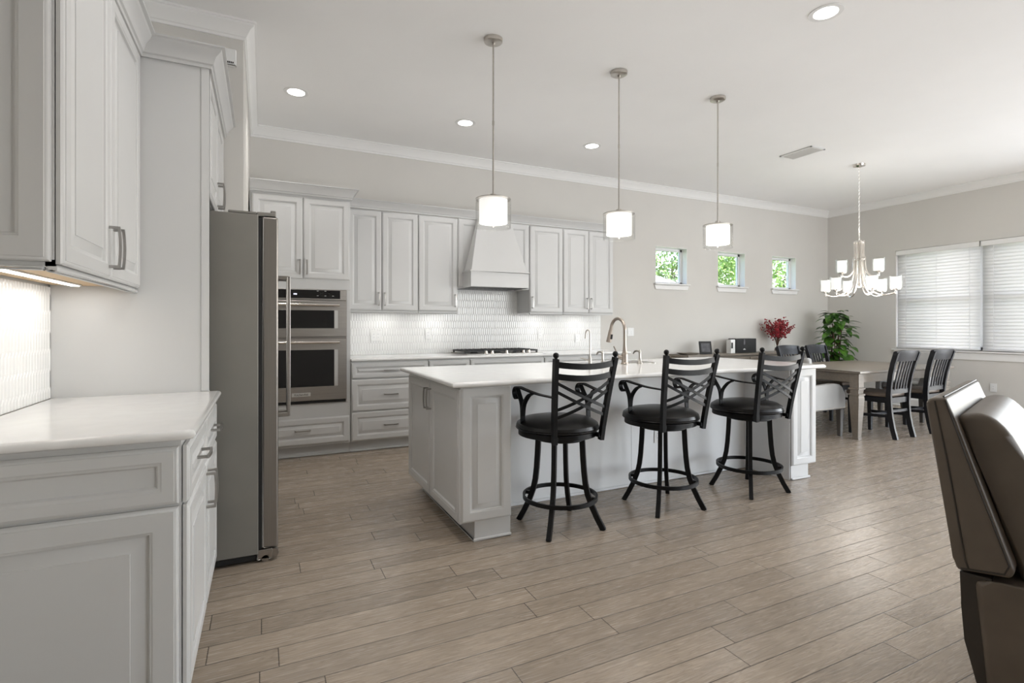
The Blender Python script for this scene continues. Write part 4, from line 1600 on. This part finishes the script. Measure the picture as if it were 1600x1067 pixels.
t = thing('wooden_tray', 'shallow brown wooden tray at left end of the sideboard', 'tray', (5.42, 5.55, SZ))
m = MB(); rings = []
for w_, d_, z in ((.09, .07, SZ + .0005), (.13, .10, SZ + .026), (.125, .095, SZ + .026), (.085, .065, SZ + .008)):
    rings.append([m.v((5.41 + a * w_, 5.52 + b * d_, z)) for a, b in ((-1, -1), (1, -1), (1, 1), (-1, 1))])
m.ring_faces(rings)
obj('dish', m, SIDEW, t, smooth=0)

# tilted black picture frame / display
t = thing('photo_frame', 'small black framed screen standing tilted on the sideboard', 'photo frame', (5.70, 5.50, SZ))
ang = R(14)
u = Vector((math.cos(R(-25)), math.sin(R(-25)), 0))
nn = (Vector((u.y, -u.x, 0)) * math.cos(ang) + Z * math.sin(ang)).normalized()
vv = nn.cross(u) if nn.cross(u).z > 0 else u.cross(nn)
fo = Vector((5.70, 5.47, SZ + .004))
m = MB(); m.fbox(fo, u, vv, nn, -.088, .088, 0, .185, -.014, .004, .003)
obj('frame', m, BLACK, t)
m = MB(); m.fbox(fo, u, vv, nn, -.062, .062, .03, .155, .0035, .0055)
obj('screen', m, MIRRORF, t)
m = MB(); m.prism([(0, 0), (.09, 0), (.035, .12)], (5.70, 5.485, SZ + .001), -nn.copy().cross(Z).cross(Z).normalized() if False else Y, Z, X, -.012, .012)
obj('easel_leg', m, BLACK, t)

# speaker
def spx(px, y):
    uu = (px - 800) / 810
    return y * (.436 + .9 * uu) / (.9 - .436 * uu)


sy = 5.50
a, b = spx(1146.5, sy), spx(1178.5, sy)
t = thing('black_speaker', 'black rectangular speaker with small display on the sideboard', 'speaker', ((a + b) / 2, sy, SZ))
m = MB(); m.box(a, b, sy, sy + .14, SZ + .002, SZ + .215, .006, 2)
obj('cabinet', m, BLACK, t)
m = MB(); m.box(a + .165, a + .195, sy - .002, sy + .001, SZ + .125, SZ + .205)
obj('display', m, MIRRORF, t)
m = MB(); m.box(a + .155, a + .205, sy - .002, sy + .001, SZ + .048, SZ + .058); m.box(a + .172, a + .188, sy - .002, sy + .001, SZ + .058, SZ + .068)
obj('logo_mark', m, PLATE, t)
c0, c1 = spx(1138.5, sy - .05), spx(1146, sy - .05)
t = thing('white_device', 'narrow white box with dark slot standing left of the black speaker', 'device', ((c0 + c1) / 2, sy - .02, SZ))
m = MB(); m.box(c0, c1 - .004, sy - .05, sy + .03, SZ + .001, SZ + .205, .006, 2)
obj('body', m, PLATE, t)
m = MB(); m.box(c0 + .012, c0 + .045, sy - .052, sy - .049, SZ + .075, SZ + .16, .001)
obj('slot', m, BLACK, t)

# vase and red flowers
vx, vy = spx(1211, 5.55), 5.55
t = thing('glass_vase', 'clear glass vase on the sideboard holding red flowers', 'vase', (vx, vy, SZ))
m = MB(); m.lathe([(0, SZ + .001), (.045, SZ + .001), (.050, SZ + .01), (.040, SZ + .06), (.047, SZ + .15), (.058, SZ + .17), (.055, SZ + .17), (.043, SZ + .15), (.036, SZ + .06), (.044, SZ + .014), (0, SZ + .012)], 24, (vx, vy, 0))
obj('glass', m, CLEAR, t)
m = MB(); m.lathe([(0, SZ + .014), (.040, SZ + .016), (.035, SZ + .06), (0, SZ + .06)], 20, (vx, vy, 0))
obj('vase_filler', m, STEMG, t)
t = thing('flower_bouquet', 'spreading bouquet of small red blossoms in the glass vase', 'flowers', (vx, vy, SZ + .06))
rng = random.Random(5)
ms, mf = MB(), MB()
for k in range(46):
    a = rng.uniform(0, 2 * PI); tilt = rng.uniform(.05, 1.0) ** .8 * .95
    L = rng.uniform(.24, .36) + .06 * tilt
    d = Vector((math.cos(a) * math.sin(tilt), math.sin(a) * math.sin(tilt) * .8, math.cos(tilt)))
    p0 = Vector((vx, vy, SZ + .062)); p1 = p0 + Vector((d.x * .04, d.y * .04, .10)); p2 = p1 + d * L
    pts = [p0, p1, p1.lerp(p2, .5) + Z * .02, p2]
    if p2.y > YB - .04:
        p2.y = YB - .04
    ms.tube(pts, .0022, 5)
    for q in range(15):
        s = p1.lerp(p2, rng.uniform(.28, 1.04)) + Vector((rng.gauss(0, .016), rng.gauss(0, .016), rng.gauss(0, .016)))
        if s.y > YB - .03:
            continue
        mf.sphere(s, rng.uniform(.008, .016), 6, rng.uniform(.6, 1))
obj('stems', ms, STEMG, t)
obj('blossoms', mf, REDPETAL, t)

# ------------------------------------------------------------------ corner plant
pxx, pyy = 8.36, 5.30
t = thing('potted_plant', 'tall leafy green potted plant in the dining room corner', 'plant', (pxx, pyy, 0))
m = MB(); m.lathe([(0, .001), (.14, .001), (.15, .01), (.19, .36), (.20, .38), (.185, .38), (.175, .33), (0, .33)], 28, (pxx, pyy, 0))
obj('planter', m, TERRA, t)
m = MB(); m.lathe([(0, .331), (.172, .331), (.172, .34), (0, .35)], 20, (pxx, pyy, 0))
obj('soil', m, SOIL, t)
rng = random.Random(11)
ms, ml = MB(), MB()


def leaf(mb, base, d, up, L, W_):
    d = d.normalized(); s = d.cross(up).normalized(); n = s.cross(d)
    prof = [(0, .03), (.12, .55), (.35, 1.0), (.6, .88), (.82, .5), (1, .02)]
    mid, lf, rt = [], [], []
    for tt, ww in prof:
        c = base + d * (L * tt) - n * (L * .38 * tt * tt)
        mid.append(mb.v(c)); lf.append(mb.v(c + s * (W_ / 2 * ww) + n * (.10 * W_ * ww))); rt.append(mb.v(c - s * (W_ / 2 * ww) + n * (.10 * W_ * ww)))
    for i in range(len(prof) - 1):
        mb.f([mid[i], lf[i], lf[i + 1], mid[i + 1]]); mb.f([mid[i], mid[i + 1], rt[i + 1], rt[i]])


for k in range(6):
    a = k * 1.05
    top = Vector((pxx + .08 * math.cos(a), pyy + .08 * math.sin(a), 1.12 + .05 * (k % 4)))
    ms.tube(smoothpath([(pxx + .05 * math.cos(a), pyy + .05 * math.sin(a), .34), (pxx + .06 * math.cos(a + .5), pyy + .06 * math.sin(a + .5), .75), top], 4), .008, 6)
for k in range(230):
    z = rng.uniform(.50, 1.46)
    f = (z - .5) / .96
    rad = .10 + .14 * math.sin(min(1, max(0, f)) * PI) ** .7
    a = rng.uniform(0, 2 * PI)
    r0 = rng.uniform(0, rad)
    base = Vector((pxx + math.cos(a) * r0, pyy + math.sin(a) * r0, z))
    d = Vector((math.cos(a + rng.gauss(0, .4)), math.sin(a + rng.gauss(0, .4)), rng.uniform(-.6, .55)))
    L = rng.uniform(.12, .20)
    if base.y + d.y * L > YB - .08:
        d.y = -abs(d.y) * .5
    if base.x + d.x * L > XR - .08:
        d.x = -abs(d.x) * .5
    leaf(ml, base, d, Z, L, L * rng.uniform(.5, .68))
obj('stems', ms, STEMG, t)
obj('foliage', ml, POTLEAF, t)

# ------------------------------------------------------------------ recliner, right foreground
fd = Vector((.29, -.957, 0)).normalized()
wd = Vector((.957, .29, 0)).normalized()
P0 = Vector((1.925, .93, 0))
t = thing('recliner', 'taupe leather recliner at right edge of the photo, seen from behind', 'recliner', tuple(P0 + wd * .39 + fd * .4))
WD = .785
m = MB(); m.prism([(.0, .978), (.012, .994), (.052, .997), (.075, .93), (.21, .505), (.20, .478), (.0775, .464), (.068, .50)], P0, fd, Z, wd, 0, WD, .012, 3)
bk = obj('backrest', m, RECL, t)
m = MB()
for w_ in (-.001, ):
    m.tube([P0 + wd * w_ + fd * a + Z * z for a, z in ((.024, .985), (.055, .80), (.098, .50), (.105, .477))], .0028, 6)
    m.tube([P0 + wd * w_ + fd * a + Z * z for a, z in ((.050, .990), (.10, .82), (.196, .515), (.185, .487), (.088, .473))], .0028, 6)
m.tube([P0 + wd * w_ + fd * .045 + Z * .999 for w_ in (0.01, .4, WD - .01)], .003, 6)
obj('piping', m, SEAM, bk)
m = MB()
m.prism([(.062, .925), (.10, .952), (.150, .948), (.195, .90), (.245, .79), (.32, .60), (.38, .46), (.22, .45), (.12, .80)], P0, fd, Z, wd, .055, WD - .055, .035, 5)
obj('back_cushion', m, RECL, t)
for a, b in ((.0, .16), (WD - .16, WD)):
    m = MB(); m.prism([(.118, .445), (.16, .455), (.90, .50), (.93, .47), (.92, .08), (.15, .08)], P0, fd, Z, wd, a, b, .018, 4)
    ar = obj('armrest', m, RECL, t)
m = MB(); m.box(0, 1, 0, 1, 0, 1)
m.bm.clear()
m.prism([(.23, .12), (.90, .12), (.93, .40), (.90, .455), (.30, .44)], P0, fd, Z, wd, .162, WD - .162, .03, 4)
obj('seat_cushion', m, RECL, t)
m = MB(); m.prism([(.082, .460), (.086, .36), (.094, .25), (.122, .13), (.150, .06), (.20, .06), (.17, .25), (.16, .46)], P0, fd, Z, wd, .012, WD - .012, .006, 2)
obj('rear_panel', m, SEAM, t)
m = MB()
for a in (.16, .82):
    for b in (.05, WD - .10):
        m.fbox(P0, fd, wd, Z, a, a + .05, b, b + .05, 0, .085)
obj('feet', m, BLACK, t)

# ------------------------------------------------------------------ garden beyond the windows
m = MB(); m.box(-30, 60, YB + T + .3, 70, -.35, -.25)
struct('ground', m, LAWN, smooth=0)


def tree(x, y, r, zc, mat, label, seed, n=4200, lf=1.0):
    rg = random.Random(seed)
    t = thing('garden_tree', label, 'tree', (x, y, -.25), 'garden trees beyond the small windows')
    m = MB(); m.tube([(x, y, -.25), (x + .1, y, zc * .5), (x, y, zc)], [.16, .12, .06], 8)
    for k in range(7):
        a = rg.uniform(0, 2 * PI)
        m.tube([(x, y, zc * .5 + .2 * k), (x + math.cos(a) * r * .4, y + math.sin(a) * r * .4, zc * .62 + .25 * k), (x + math.cos(a) * r * .8, y + math.sin(a) * r * .8, zc * .75 + .3 * k)], [.05, .035, .015], 6)
    obj('trunk', m, BARK, t)
    m = MB()
    clumps = [(Vector((rg.gauss(0, .5) * r, rg.gauss(0, .5) * r, rg.gauss(0, .45) * r)), rg.uniform(.25, .5) * r) for _ in range(26)]
    for k in range(n):
        c, cr = clumps[k % len(clumps)]
        d = Vector((rg.gauss(0, 1), rg.gauss(0, 1), rg.gauss(0, 1))).normalized() * cr * rg.uniform(.5, 1)
        p = Vector((x, y, zc + .6)) + c + d
        if p.z < .2:
            continue
        dd = Vector((rg.gauss(0, 1), rg.gauss(0, 1), rg.gauss(-.3, 1)))
        leaf(m, p, dd, Vector((rg.gauss(0, 1), rg.gauss(0, 1), 1)), rg.uniform(.09, .16) * lf, rg.uniform(.05, .085) * lf)
    obj('foliage', m, mat, t)


tree(25.0, 27.0, 4.2, 5.2, TREELEAF2, 'pale green tree behind the roof seen through the left small window', 1, 5200, 2.2)
tree(14.85, 13.0, 1.9, 2.6, TREELEAF, 'dense bright green tree seen through the middle small window', 2)
tree(19.9, 15.0, 1.8, 2.9, TREELEAF2, 'open branched tree seen through the right small window', 3, 2200)
t = thing('neighbour_house', 'pale roofed house seen low through the left small window', 'house', (14.5, 21, -.25))
m = MB(); m.box(9.5, 19.2, 18, 24, -.25, 2.5)
obj('walls', m, STUCCO, t, smooth=0)
m = MB()
a = [m.v(p) for p in ((9, 17.4, 2.4), (19.8, 17.4, 2.4), (19.8, 24.6, 2.4), (9, 24.6, 2.4))]
b = [m.v(p) for p in ((12.6, 21, 4.35), (16.2, 21, 4.35))]
m.f([a[0], a[1], b[1], b[0]]); m.f([a[1], a[2], b[1]]); m.f([a[2], a[3], b[0], b[1]]); m.f([a[3], a[0], b[0]]); m.f(a[::-1])
obj('roof', m, ROOFM, t, smooth=0)
